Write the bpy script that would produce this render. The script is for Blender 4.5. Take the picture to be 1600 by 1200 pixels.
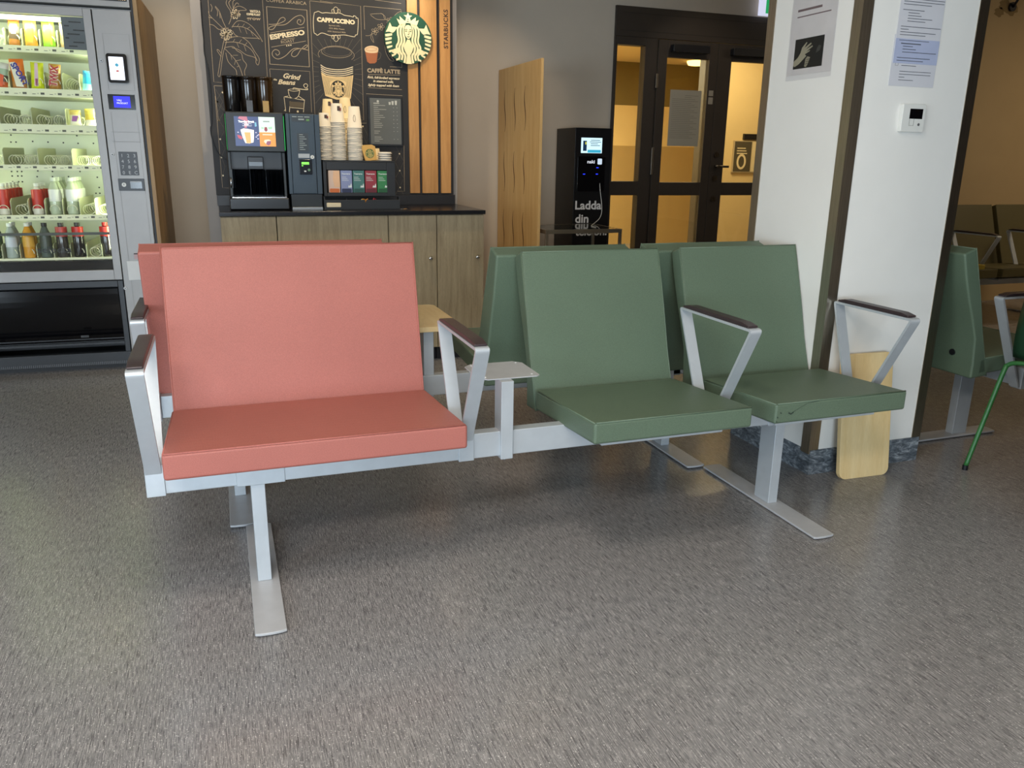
import bpy, math, random
from mathutils import Vector, Matrix
PI = math.pi
random.seed(7)
SC = bpy.context.scene
for o in list(bpy.data.objects):
    bpy.data.objects.remove(o)
COL = SC.collection

# ------------------------------------------------------------------ camera
CAM_POS = Vector((-0.0215, -2.1830, 1.1813))
YAW, PITCH, ROLL, FOC = -0.3476, -0.2762, 0.0147, 1248.46
_f0 = Vector((-math.sin(YAW), math.cos(YAW), 0)); _r0 = Vector((math.cos(YAW), math.sin(YAW), 0)); _u0 = Vector((0, 0, 1))
FWD = _f0*math.cos(PITCH) + _u0*math.sin(PITCH)
_up = _u0*math.cos(PITCH) - _f0*math.sin(PITCH)
RIGHT = _r0*math.cos(ROLL) + _up*math.sin(ROLL)
UP = _up*math.cos(ROLL) - _r0*math.sin(ROLL)
cd = bpy.data.cameras.new('camera'); cam = bpy.data.objects.new('camera', cd); COL.objects.link(cam)
cd.sensor_fit = 'HORIZONTAL'; cd.sensor_width = 36; cd.lens = FOC/1600*36; cd.clip_start = .05; cd.clip_end = 60
cam.matrix_world = Matrix(((RIGHT.x, UP.x, -FWD.x, CAM_POS.x), (RIGHT.y, UP.y, -FWD.y, CAM_POS.y), (RIGHT.z, UP.z, -FWD.z, CAM_POS.z), (0, 0, 0, 1)))
SC.camera = cam
SC.view_settings.view_transform = 'Standard'; SC.view_settings.look = 'None'
SC.view_settings.gamma = 1; SC.view_settings.use_curve_mapping = False
SC.view_settings.exposure = 0.0

# ------------------------------------------------------------------ light of the place
w = bpy.data.worlds.new('world'); SC.world = w; w.use_nodes = True
w.node_tree.nodes['Background'].inputs[0].default_value = (.62, .72, .9, 1)
w.node_tree.nodes['Background'].inputs[1].default_value = 0.6

def area(name, loc, target, sx, sy, power, color, spread=None):
    l = bpy.data.lights.new(name, 'AREA'); l.shape = 'RECTANGLE'; l.size = sx; l.size_y = sy; l.energy = power; l.color = color
    if spread: l.spread = spread
    o = bpy.data.objects.new(name, l); COL.objects.link(o); o.location = loc
    o.rotation_euler = (Vector(target)-Vector(loc)).to_track_quat('-Z', 'Y').to_euler()
    return o
CEIL = 2.75
area('window_daylight', (-.7, -5.75, 1.0), (.2, 0, .4), 2.4, 1.3, 175, (.72, .87, 1.0))
area('window_daylight', (-3.75, -2.5, 1.1), (0, -.3, .5), 2.6, 1.3, 110, (.72, .87, 1.0))
area('overhead_light', (-.9, -2.8, CEIL-.06), (-.9, -2.8, 0), 1.6, .5, 78, (1, .90, .80))
area('overhead_light', (.2, -.9, CEIL-.06), (.2, -.9, 0), .6, .6, 18, (1, .90, .80))  # added fill from above, out of view, to brighten the coral seat
area('corridor_light', (6.9, 1.2, CEIL-.06), (6.9, 1.2, 0), 1.2, .6, 17, (1, .76, .46))
area('corridor_light', (4.3, 4.3, 2.40), (4.3, 4.3, 0), 1.6, .5, 42, (1, .84, .52))
area('corridor_light', (3.4, 6.8, 2.40), (3.4, 6.8, 0), .8, 1.6, 200, (1, .88, .56))
def spot(name, loc, target, power, color, size=1.1, rad=.03):
    l = bpy.data.lights.new(name, 'SPOT'); l.energy = power; l.color = color; l.spot_size = size; l.spot_blend = .7; l.shadow_soft_size = rad
    o = bpy.data.objects.new(name, l); COL.objects.link(o); o.location = loc
    o.rotation_euler = (Vector(target)-Vector(loc)).to_track_quat('-Z', 'Y').to_euler()
spot('overhead_spot', (.72, 2.0, CEIL-.04), (.72, 2.75, 1.1), 85, (1, .82, .55), 1.5, .05)
spot('overhead_spot', (-.15, 2.45, CEIL-.04), (-.17, 3.4, 1.4), 50, (1, .84, .62), 1.0, .05)  # added, unseen: brightens the wall between vending machine and mural
spot('overhead_spot', (3.5, 2.5, CEIL-.04), (3.5, 3.4, 1.5), 22, (1, .82, .62), 1.1, .05)  # added, unseen: keeps the glazed doors lit
spot('overhead_spot', (1.75, 2.3, CEIL-.04), (1.75, 3.2, 1.5), 40, (1, .80, .58), 1.05, .05)

# ------------------------------------------------------------------ measuring: a photo pixel's sight line cut by a real plane
def ray(u, v):
    return FWD + RIGHT*((u-800)/FOC) - UP*((v-600)/FOC)
def on(u, v, ax, val):
    k = 'xyz'.index(ax); q = ray(u, v); t = (val-CAM_POS[k])/q[k]; return CAM_POS + q*t
class Frame:
    def __init__(s, o, deg):
        s.o = Vector(o); s.R = Matrix.Rotation(math.radians(deg), 3, 'Z').transposed()
    def at(s, u, v, y):
        c = s.R @ (CAM_POS-s.o); q = s.R @ ray(u, v); t = (y-c.y)/q.y; r = c+q*t; return (r.x, r.z)

# ------------------------------------------------------------------ materials
MATS = {}
def nt(name):
    m = bpy.data.materials.new(name); m.use_nodes = True; t = m.node_tree; return m, t, t.nodes['Principled BSDF']
def srgb(h):
    if isinstance(h, tuple): return h
    c = [int(h[i:i+2], 16)/255 for i in (0, 2, 4)]
    return tuple((x/12.92 if x <= .04045 else ((x+.055)/1.055)**2.4) for x in c)
def mapping(t, sc, coord='Object', rot=(0, 0, 0)):
    tc = t.nodes.new('ShaderNodeTexCoord'); mp = t.nodes.new('ShaderNodeMapping'); mp.inputs['Scale'].default_value = sc; mp.inputs['Rotation'].default_value = rot
    t.links.new(tc.outputs[coord], mp.inputs['Vector']); return mp.outputs[0]
def noise(t, vec, scale, detail=3, rough=.55, dist=0):
    n = t.nodes.new('ShaderNodeTexNoise'); n.inputs['Scale'].default_value = scale; n.inputs['Detail'].default_value = detail
    n.inputs['Roughness'].default_value = rough; n.inputs['Distortion'].default_value = dist
    t.links.new(vec, n.inputs['Vector']); return n.outputs['Fac']
def ramp(t, fac, stops):
    r = t.nodes.new('ShaderNodeValToRGB'); e = r.color_ramp.elements
    while len(e) < len(stops): e.new(.5)
    for el, (p, c) in zip(e, stops): el.position = p; el.color = (*c, 1)
    t.links.new(fac, r.inputs[0]); return r.outputs[0]
def bump(t, b, h, strength, dist=.001):
    n = t.nodes.new('ShaderNodeBump'); n.inputs['Strength'].default_value = strength; n.inputs['Distance'].default_value = dist
    t.links.new(h, n.inputs['Height']); t.links.new(n.outputs[0], b.inputs['Normal'])
def mul(c, k): return tuple(min(1, x*k) for x in c)
def mat(name, col, rough=.5, metal=0, var=.06, nscale=8, bmp=0, bscale=200, emit=0, coat=0, spec=None):
    if name in MATS: return MATS[name]
    m, t, b = nt(name); c = srgb(col)
    v = mapping(t, (1, 1, 1))
    if emit:
        b.inputs['Base Color'].default_value = (*mul(c, .3), 1)
        b.inputs['Emission Color'].default_value = (*c, 1); b.inputs['Emission Strength'].default_value = emit
    else:
        f = noise(t, v, nscale, 4)
        t.links.new(ramp(t, f, [(.3, mul(c, 1-var)), (.7, mul(c, 1+var))]), b.inputs['Base Color'])
    b.inputs['Roughness'].default_value = rough; b.inputs['Metallic'].default_value = metal
    if coat: b.inputs['Coat Weight'].default_value = coat
    if spec is not None: b.inputs['Specular IOR Level'].default_value = spec
    if bmp: bump(t, b, noise(t, v, bscale, 3), bmp)
    MATS[name] = m; return m
def wood(name, c1, c2, sc=(18, 18, 1.2), rough=.5, ns=3, fine=.35):
    if name in MATS: return MATS[name]
    m, t, b = nt(name); c1 = srgb(c1); c2 = srgb(c2)
    v = mapping(t, sc)
    f = noise(t, v, ns, 6, .6, .6)
    a = ramp(t, f, [(.32, c1), (.5, tuple((x+y)/2 for x, y in zip(c1, c2))), (.68, c2)])
    v2 = mapping(t, tuple(x*6 for x in sc)); f2 = noise(t, v2, ns*2, 3)
    g = ramp(t, f2, [(.35, (1-fine*.5,)*3), (.65, (1, 1, 1))])
    mx = t.nodes.new('ShaderNodeMix'); mx.data_type = 'RGBA'; mx.blend_type = 'MULTIPLY'; mx.inputs[0].default_value = 1
    t.links.new(a, mx.inputs[6]); t.links.new(g, mx.inputs[7]); t.links.new(mx.outputs[2], b.inputs['Base Color'])
    b.inputs['Roughness'].default_value = rough; bump(t, b, f2, .15)
    MATS[name] = m; return m
def vinyl(name, col):
    m, t, b = nt(name); c = srgb(col)
    v = mapping(t, (1, 1, 1)); f = noise(t, v, 420, 2); g = noise(t, v, 3.5, 3)
    a = ramp(t, f, [(.35, mul(c, .88)), (.65, mul(c, 1.08))])
    k = ramp(t, g, [(.3, (.93,)*3), (.7, (1, 1, 1))])
    mx = t.nodes.new('ShaderNodeMix'); mx.data_type = 'RGBA'; mx.blend_type = 'MULTIPLY'; mx.inputs[0].default_value = 1
    t.links.new(a, mx.inputs[6]); t.links.new(k, mx.inputs[7]); t.links.new(mx.outputs[2], b.inputs['Base Color'])
    b.inputs['Roughness'].default_value = .48; b.inputs['Specular IOR Level'].default_value = .42
    # woven grain: two crossed fine waves
    hs = []
    for rot in ((0, 0, 0), (PI/2, 0, 0)):
        wv = t.nodes.new('ShaderNodeTexWave'); wv.bands_direction = 'X' if not hs else 'Z'; wv.inputs['Scale'].default_value = 150; wv.inputs['Distortion'].default_value = 2.5; wv.inputs['Detail'].default_value = 2
        t.links.new(v, wv.inputs['Vector']); hs.append(wv.outputs['Fac'])
    ad = t.nodes.new('ShaderNodeMath'); ad.operation = 'ADD'; t.links.new(hs[0], ad.inputs[0]); t.links.new(hs[1], ad.inputs[1])
    ad2 = t.nodes.new('ShaderNodeMath'); ad2.operation = 'ADD'; t.links.new(ad.outputs[0], ad2.inputs[0]); t.links.new(f, ad2.inputs[1])
    bump(t, b, ad2.outputs[0], .16, .0008)
    MATS[name] = m; return m
def glass(name, tint=(1, 1, 1), refl=.035, rough=.02):
    m = bpy.data.materials.new(name); m.use_nodes = True; t = m.node_tree; t.nodes.clear()
    o = t.nodes.new('ShaderNodeOutputMaterial'); mx = t.nodes.new('ShaderNodeMixShader'); lw = t.nodes.new('ShaderNodeLayerWeight'); lw.inputs[0].default_value = .5
    fr = t.nodes.new('ShaderNodeMath'); fr.operation = 'POWER'; fr.inputs[1].default_value = 4.5; t.links.new(lw.outputs['Facing'], fr.inputs[0])
    tr = t.nodes.new('ShaderNodeBsdfTransparent'); tr.inputs[0].default_value = (*tint, 1)
    gl = t.nodes.new('ShaderNodeBsdfGlossy'); gl.inputs['Roughness'].default_value = rough
    ad = t.nodes.new('ShaderNodeMath'); ad.use_clamp = True; ad.inputs[1].default_value = refl; t.links.new(fr.outputs[0], ad.inputs[0])
    t.links.new(ad.outputs[0], mx.inputs[0]); t.links.new(tr.outputs[0], mx.inputs[1]); t.links.new(gl.outputs[0], mx.inputs[2]); t.links.new(mx.outputs[0], o.inputs[0])
    MATS[name] = m; return m

def floor_mat():
    m, t, b = nt('speckled_vinyl_floor')
    v = mapping(t, (210, 11, 1)); f = noise(t, v, 2.2, 6, .85)
    v3 = mapping(t, (1, 1, 1)); big = noise(t, v3, 1.3, 3)
    base = ramp(t, f, [(.36, srgb('444446')), (.46, srgb('716f70')), (.54, srgb('888685')), (.64, srgb('b2afac'))])
    v2 = mapping(t, (95, 5, 1)); s = noise(t, v2, 2.6, 3, .6)
    dark = ramp(t, s, [(.33, (.5,)*3), (.43, (1, 1, 1))])
    v4 = mapping(t, (90, 70, 1), rot=(0, 0, .4)); s2 = noise(t, v4, 3.1, 2, .5)
    lite = ramp(t, s2, [(.64, (0, 0, 0)), (.69, (.40, .38, .36))])
    m1 = t.nodes.new('ShaderNodeMix'); m1.data_type = 'RGBA'; m1.blend_type = 'MULTIPLY'; m1.inputs[0].default_value = 1
    t.links.new(base, m1.inputs[6]); t.links.new(dark, m1.inputs[7])
    m2 = t.nodes.new('ShaderNodeMix'); m2.data_type = 'RGBA'; m2.blend_type = 'ADD'; m2.inputs[0].default_value = 1
    t.links.new(m1.outputs[2], m2.inputs[6]); t.links.new(lite, m2.inputs[7])
    t.links.new(m2.outputs[2], b.inputs['Base Color'])
    t.links.new(ramp(t, big, [(.3, (.18,)*3), (.7, (.25,)*3)]), b.inputs['Roughness'])
    b.inputs['Specular IOR Level'].default_value = .5
    bump(t, b, f, .12, .0005)
    MATS['floor'] = m; return m
def stone_mat():
    m, t, b = nt('marbled_skirting')
    v = mapping(t, (9, 9, 22)); f = noise(t, v, 2.4, 7, .7, 1.2)
    t.links.new(ramp(t, f, [(.36, srgb('3a4046')), (.48, srgb('596067')), (.56, srgb('767d83')), (.66, srgb('a4aaad'))]), b.inputs['Base Color'])
    b.inputs['Roughness'].default_value = .4; MATS['stone'] = m; return m
def brushed(name, col, rough=.3):
    m, t, b = nt(name); c = srgb(col)
    v = mapping(t, (90, 90, 2)); f = noise(t, v, 5, 3)
    t.links.new(ramp(t, f, [(.3, mul(c, .85)), (.7, mul(c, 1.1))]), b.inputs['Base Color'])
    b.inputs['Metallic'].default_value = 1; b.inputs['Roughness'].default_value = rough
    bump(t, b, f, .08); MATS[name] = m; return m
floor_mat(); stone_mat()
RED = vinyl('coral_vinyl', 'ac665b'); GREEN = vinyl('green_vinyl', '5b6c59'); OLIVE = vinyl('olive_vinyl', '5a522e')
GREY = mat('grey_powder_coat', 'b9bfc4', .38, .35, .04, 20, .05, 400)
GREYD = mat('grey_plate_coat', 'b3b4b6', .40, .15, .05, 20, .05, 400)
BLK = mat('black_plastic', '15161a', .35, 0, .1)
PAD = mat('dark_leather_pad', '33272a', .38, 0, .08, 30, .25, 500)
BIRCH = wood('birch_board', 'd9bb84', 'e3ca98', (12, 2.2, 1.2), .45, 2.4, .15)
BIRCHV = wood('birch_panel', 'c49b60', 'd3ae74', (14, 14, 1.2), .5, 2, .12)
OAK = wood('grey_oak_laminate', '8d7d61', 'a9997a', (16, 16, 1.3), .55, 2.6, .35)
SLATW = wood('amber_slat_wood', 'a9773f', 'c08d52', (14, 14, 1.1), .5, 2.2, .15)
WALNUT = wood('tan_side_panel', '8a6a42', 'a38354', (10, 10, .8), .5, 2.2, .2)
WALL = mat('grey_beige_paint', 'b3a899', .75, 0, .02, 6, .1, 260)
WALLW = mat('white_paint', 'e2e0da', .7, 0, .015, 6, .08, 260)
STEEL = brushed('brushed_steel', 'b5ab9c', .34)
CHROME = mat('chrome', 'c8c8c8', .15, 1, .02)
DARKF = mat('dark_brown_frame', '2e2721', .5, 0, .08)
WHITE = mat('white_plastic', 'd8d8d2', .45, 0, .02)
PAPER = mat('white_paper', 'd9d9dc', .6, 0, .02)
GLASS = glass('window_glass', (.93, .92, .88))

# ------------------------------------------------------------------ mesh builder
class MB:
    def __init__(s, m=None): s.v = []; s.f = []; s.mi = []; s.mats = []; s.cur = 0; s.sm = []; s.smooth = False; s.M = None
        
    def mat(s, m):
        if m not in s.mats: s.mats.append(m)
        s.cur = s.mats.index(m); return s
    def add(s, vs, fs, smooth=None):
        n = len(s.v); sm = s.smooth if smooth is None else smooth
        s.v += [tuple(s.M @ Vector(p)) if s.M else tuple(p) for p in vs]
        for f in fs: s.f.append(tuple(n+i for i in f)); s.mi.append(s.cur); s.sm.append(sm)
        return s
    def box(s, x0, x1, y0, y1, z0, z1):
        return s.add([(x, y, z) for x in (x0, x1) for y in (y0, y1) for z in (z0, z1)],
            [(0, 1, 3, 2), (4, 6, 7, 5), (0, 4, 5, 1), (2, 3, 7, 6), (0, 2, 6, 4), (1, 5, 7, 3)])
    def prism(s, poly, ax, a, b):
        """poly: 2-D outline; ax 'x': (y,z), 'y': (x,z), 'z': (x,y); extruded from a to b"""
        n = len(poly)
        f = {'x': lambda p, t: (t, p[0], p[1]), 'y': lambda p, t: (p[0], t, p[1]), 'z': lambda p, t: (p[0], p[1], t)}[ax]
        ar = sum(poly[i][0]*poly[(i+1) % n][1]-poly[(i+1) % n][0]*poly[i][1] for i in range(n))
        if ar < 0: poly = poly[::-1]
        vs = [f(p, a) for p in poly]+[f(p, b) for p in poly]
        fl = (ax == 'y') != (b < a)
        fs = [tuple(range(n))[::-1], tuple(range(n, 2*n))]+[(i, (i+1) % n, n+(i+1) % n, n+i) for i in range(n)]
        if fl: fs = [q[::-1] for q in fs]
        return s.add(vs, fs)
    def poly(s, pts, y):
        """flat outline in the x-z plane facing -y"""
        n = len(pts); ar = sum(pts[i][0]*pts[(i+1) % n][1]-pts[(i+1) % n][0]*pts[i][1] for i in range(n))
        if ar < 0: pts = pts[::-1]
        return s.add([(p[0], y, p[1]) for p in pts], [tuple(range(n))])
    def stroke(s, pts, wd, y, closed=False):
        """flat painted line in the x-z plane"""
        P = [Vector(p) for p in pts]; n = len(P); vs = []
        for i in range(n):
            a = P[i-1] if (i or closed) else P[i]; b = P[(i+1) % n] if (i < n-1 or closed) else P[i]
            d = (b-a); d = d.normalized() if d.length > 1e-9 else Vector((1, 0)); nn = Vector((-d.y, d.x))*wd/2
            vs += [(P[i].x+nn.x, y, P[i].y+nn.y), (P[i].x-nn.x, y, P[i].y-nn.y)]
        fs = [(2*i, 2*i+1, 2*i+3, 2*i+2) for i in range(n-1)]
        if closed: fs.append((2*n-2, 2*n-1, 1, 0))
        return s.add(vs, fs)
    def lathe(s, prof, cx, cy, z0=0, n=20, ax='z', smooth=True):
        vs = []; m = len(prof)
        for i in range(n):
            a = 2*PI*i/n
            for r, z in prof:
                if ax == 'z': vs.append((cx+r*math.cos(a), cy+r*math.sin(a), z0+z))
                elif ax == 'y': vs.append((cx+r*math.cos(a), z, cy+r*math.sin(a)))   # cx,cy used as x,z
                else: vs.append((z, cx+r*math.cos(a), cy+r*math.sin(a)))
        fs = []
        for i in range(n):
            j = (i+1) % n
            for k in range(m-1):
                q = (i*m+k, j*m+k, j*m+k+1, i*m+k+1); fs.append(q if ax != 'y' else q[::-1])
        s.add(vs, fs, smooth)
        return s
    def cyl(s, cx, cy, z0, z1, r, n=20, r2=None, ax='z'):
        r2 = r if r2 is None else r2
        if ax == 'z': return s.lathe([(0, z0), (r, z0), (r2, z1), (0, z1)], cx, cy, 0, n, 'z', False)
        return s.lathe([(0, z0), (r, z0), (r2, z1), (0, z1)], cx, cy, 0, n, ax, False)
    def tube(s, pts, r, n=8, closed=False):
        P = [Vector(p) for p in pts]; N = len(P); vs = []; prev = None
        for i in range(N):
            a = P[i-1] if (i or closed) else P[i]; b = P[(i+1) % N] if (i < N-1 or closed) else P[i]
            d = (b-a).normalized()
            u = Vector((0, 0, 1)) if prev is None else prev
            if prev is None and abs(d.z) > .9: u = Vector((1, 0, 0))
            u = (u-d*u.dot(d)).normalized(); prev = u; v = d.cross(u)
            vs += [P[i]+(u*math.cos(2*PI*k/n)+v*math.sin(2*PI*k/n))*r for k in range(n)]
        fs = []
        for i in range(N if closed else N-1):
            j = (i+1) % N
            for k in range(n): fs.append((i*n+k, i*n+(k+1) % n, j*n+(k+1) % n, j*n+k))
        if not closed: fs += [tuple(range(n))[::-1], tuple((N-1)*n+k for k in range(n))]
        return s.add(vs, fs, True)
    def strip(s, path, x0, x1, th):
        """flat bar of thickness th following a (y,z) path, width x0..x1"""
        P = [Vector(p) for p in path]; n = len(P); A = []; B = []
        for i in range(n):
            d1 = (P[i]-P[i-1]).normalized() if i else None; d2 = (P[i+1]-P[i]).normalized() if i < n-1 else None
            d = ((d1 or d2)+(d2 or d1)).normalized(); nn = Vector((-d.y, d.x))
            k = 1/max(.3, nn.dot(Vector((-(d1 or d2).y, (d1 or d2).x))))
            A.append(P[i]); B.append(P[i]-nn*th*k)
        vs = []
        for i in range(n): vs += [(x0, *A[i]), (x1, *A[i]), (x1, *B[i]), (x0, *B[i])]
        fs = [(0, 3, 2, 1)[::-1], tuple(4*(n-1)+k for k in (0, 1, 2, 3))[::-1]]
        for i in range(n-1):
            a = 4*i; b = a+4
            for k in range(4): fs.append((a+k, b+k, b+(k+1) % 4, a+(k+1) % 4))
        return s.add(vs, fs)
    def text(s, st, x, y, z, w=None, h=None, rot=0, bold=0, shear=0, align='L', maxw=None, sp=1):
        """letters standing in the x-z plane at y, facing -y, left end of baseline (x,z); scaled to width w and/or cap height h"""
        c = bpy.data.curves.new('t', 'FONT'); c.body = st; c.size = 1; c.offset = bold; c.shear = shear; c.resolution_u = 3; c.space_character = sp
        ob = bpy.data.objects.new('t', c); COL.objects.link(ob); bpy.context.view_layer.update()
        me = bpy.data.meshes.new_from_object(ob.evaluated_get(bpy.context.evaluated_depsgraph_get()))
        vs = [v.co.copy() for v in me.vertices]; fs = [tuple(p.vertices) for p in me.polygons]
        bpy.data.objects.remove(ob); bpy.data.meshes.remove(me); bpy.data.curves.remove(c)
        if not vs: return s
        x0 = min(v.x for v in vs); x1 = max(v.x for v in vs)
        sz = h/.7 if h else w/(x1-x0); sx = w/(x1-x0) if w else sz
        off = -(x1-x0)*sx/2 if align == 'C' else 0
        cr, sr = math.cos(rot), math.sin(rot); out = []
        for v in vs:
            a = (v.x-x0)*sx+off; b = v.y*sz
            out.append((x+a*cr-b*sr, y, z+a*sr+b*cr))
        return s.add(out, fs)
    def build(s, name, parent=None, bev=0, seg=2, m=None, smooth=False):
        me = bpy.data.meshes.new(name); me.from_pydata(s.v, [], s.f); me.validate(clean_customdata=False)
        for mm in (s.mats or [m]): me.materials.append(mm)
        if len(me.polygons) == len(s.mi):
            me.polygons.foreach_set('material_index', s.mi)
            me.polygons.foreach_set('use_smooth', [bool(q or bev or smooth) for q in s.sm])
        me.update()
        o = bpy.data.objects.new(name, me); COL.objects.link(o)
        if parent: o.parent = parent
        if bev:
            b = o.modifiers.new('b', 'BEVEL'); b.width = bev; b.segments = seg; b.limit_method = 'ANGLE'; b.angle_limit = .6; b.harden_normals = True
        return o
def B(m): return MB().mat(m)
def thing(name, label, cat, loc=(0, 0, 0), rz=0, group=None):
    o = bpy.data.objects.new(name, None); o.empty_display_size = .1; COL.objects.link(o); o.location = loc; o.rotation_euler = (0, 0, math.radians(rz))
    return tag(o, label, cat, group)
def tag(o, label, cat, group=None):
    o['label'] = label; o['category'] = cat
    if group: o['group'] = group
    return o
def struct(o): o['kind'] = 'structure'; return o
def smooth_path(pts, n=6, closed=False):
    """Catmull-Rom through the points"""
    P = [Vector(p) for p in pts]; N = len(P); out = []
    for i in range(N if closed else N-1):
        g = lambda k: P[k % N] if closed else P[max(0, min(N-1, k))]
        a, b, c, d = g(i-1), g(i), g(i+1), g(i+2)
        for j in range(n):
            t = j/n; out.append(.5*((2*b)+(c-a)*t+(2*a-5*b+4*c-d)*t*t+(3*b-a-3*c+d)*t**3))
    if not closed: out.append(P[-1])
    return out
def rrect(x0, x1, z0, z1, r, n=5):
    out = []
    for cx, cz, a in ((x1-r, z1-r, 0), (x0+r, z1-r, 90), (x0+r, z0+r, 180), (x1-r, z0+r, 270)):
        for k in range(n+1):
            t = math.radians(a+90*k/n); out.append((cx+r*math.cos(t), cz+r*math.sin(t)))
    return out
def circ(cx, cz, rx, rz=None, n=24, a0=0, a1=360):
    rz = rx if rz is None else rz
    return [(cx+rx*math.cos(math.radians(a0+(a1-a0)*k/n)), cz+rz*math.sin(math.radians(a0+(a1-a0)*k/n))) for k in range(n+(a1-a0 != 360))]

# ================================================================== the room
struct(MB().mat(MATS['floor']).box(-4, 9, -6, 8.6, -.05, 0).build('floor'))
struct(MB().mat(MATS['stone']).box(2.07, 2.615, .168, .69, 0, .1).build('trim_1'))
BACK = 3.5
DX0, DX1, DZ1 = 2.79, 4.29, 2.25            # door set opening
def wl(name, *bs, m=WALL):
    k = B(m)
    for b in bs: k.box(*b)
    return struct(k.build(name))
wl('wall_back', (-4, DX0, BACK, BACK+.15, 0, CEIL), (DX0, DX1, BACK, BACK+.15, DZ1, CEIL), (DX1, 5.0, BACK, BACK+.15, 0, CEIL), (4.99, 5.14, 3.16, 3.65, 0, CEIL))
wl('wall_right', (8.85, 9, -6, 3.1, 0, CEIL))
wl('wall_left', (-4, -3.85, -6, -3.9, 0, CEIL), (-4, -3.85, -1.1, BACK, 0, CEIL), (-4, -3.85, -3.9, -1.1, 0, .35), (-4, -3.85, -3.9, -1.1, 1.85, CEIL))
k = B(DARKF)
for y in (-3.9, -2.52, -1.15): k.box(-3.95, -3.88, y, y+.05, .35, 1.85)
k.box(-3.95, -3.88, -3.9, -1.1, .35, .4); k.box(-3.95, -3.88, -3.9, -1.1, 1.8, 1.85)
struct(k.build('window_2'))
WARM = mat('warm_cream_paint', 'b59c72', .75, 0, .02, 6, .1, 260)
wl('wall_alcove', (5.0, 9, 3.1, 3.25, 0, CEIL), m=WARM)
wl('wall_light_block', (2.45, 2.6, -5.85, -.55, 0, CEIL))  # unseen wall added to keep window light off the crosswise bench
k = B(WALL)
for b in [(-4, -1.9, -6, -5.85, 0, CEIL), (1.9, 9, -6, -5.85, 0, CEIL), (-1.9, 1.9, -6, -5.85, 0, .35), (-1.9, 1.9, -6, -5.85, 1.85, CEIL)]: k.box(*b)
struct(k.build('wall_front'))
k = B(DARKF)
for x in (-1.9, -.65, .6, 1.85): k.box(x, x+.05, -5.95, -5.88, .35, 1.85)
k.box(-1.9, 1.9, -5.95, -5.88, .35, .4); k.box(-1.9, 1.9, -5.95, -5.88, 1.8, 1.85)
struct(k.build('window_1'))
CEILM = mat('white_ceiling_tile', 'c9c4b8', .85, 0, .03, 30)
wl('ceiling', (-4, 9, -6, 3.65, CEIL, CEIL+.1), m=CEILM)
# pilaster that carries the coffee corner's back panel
PBY = 2.965
PIL = mat('grey_pilaster_paint', '8f8a86', .75, 0, .02, 6, .1, 260)
wl('wall_pilaster', (-.085, 1.445, PBY, BACK, 0, CEIL), m=PIL)

# lamps in the ceiling; small square one and last two downlights added for brightness
LAMPW = mat('lamp_diffuser', 'fff0dc', .5, emit=6)
for i, (x, y, sx, sy) in enumerate([(-.9, -2.8, 1.6, .5), (.2, -.9, .6, .6), (6.9, 1.2, 1.2, .6)]):
    t = thing('ceiling_lamp', ['large ceiling lamp over the open floor behind the camera', 'small square ceiling lamp added to brighten the coral seat', 'warm ceiling lamp in front of the far olive bench'][i], 'lamp', (x, y, CEIL-.04))
    B(WHITE).box(-sx/2-.03, sx/2+.03, -sy/2-.03, sy/2+.03, 0, .04).build('lamp_frame', t)
    B(LAMPW).box(-sx/2, sx/2, -sy/2, sy/2, -.004, 0).build('diffuser', t)
for i, (x, y) in enumerate([(.72, 2.0), (1.75, 2.3), (-.15, 2.45), (3.5, 2.5)]):
    t = thing('downlight', ['round downlight aimed at the coffee counter', 'round downlight beside the birch screen', 'round downlight added to brighten the wall between the vending machine and the mural', 'round downlight added to brighten the glazed doors'][i], 'lamp', (x, y, CEIL-.03))
    MB().mat(WHITE).lathe([(.055, 0), (.07, 0), (.07, .03), (.055, .03)], 0, 0).build('ring', t)
    MB().mat(mat('downlight_bulb', 'ffd9a0', .5, emit=30)).cyl(0, 0, .012, .02, .05).build('bulb', t)

# ------------------------------------------------------------------ white column with steel corners
CX0, CX1, CY0, CY1 = 2.066, 2.62, .175, .685
struct(B(WALLW).box(CX0, CX1, CY0, CY1, .1, CEIL).build('wall_column'))
def angle(n, cx, sx, cy, sy, z0=.085):
    k = MB().mat(STEEL); w_ = .042; th = .003
    k.box(min(cx, cx+sx*w_), max(cx, cx+sx*w_), min(cy, cy-sy*th), max(cy, cy-sy*th), z0, CEIL)
    k.box(min(cx-sx*th, cx), max(cx-sx*th, cx), min(cy-sy*th, cy+sy*w_), max(cy-sy*th, cy+sy*w_), z0, CEIL)
    struct(k.build('trim_%d' % n))
angle(2, CX0, 1, CY0, 1); angle(3, CX1, -1, CY0, 1); angle(4, CX0, 1, CY1, -1); angle(5, CX1, -1, CY1, -1)

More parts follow.
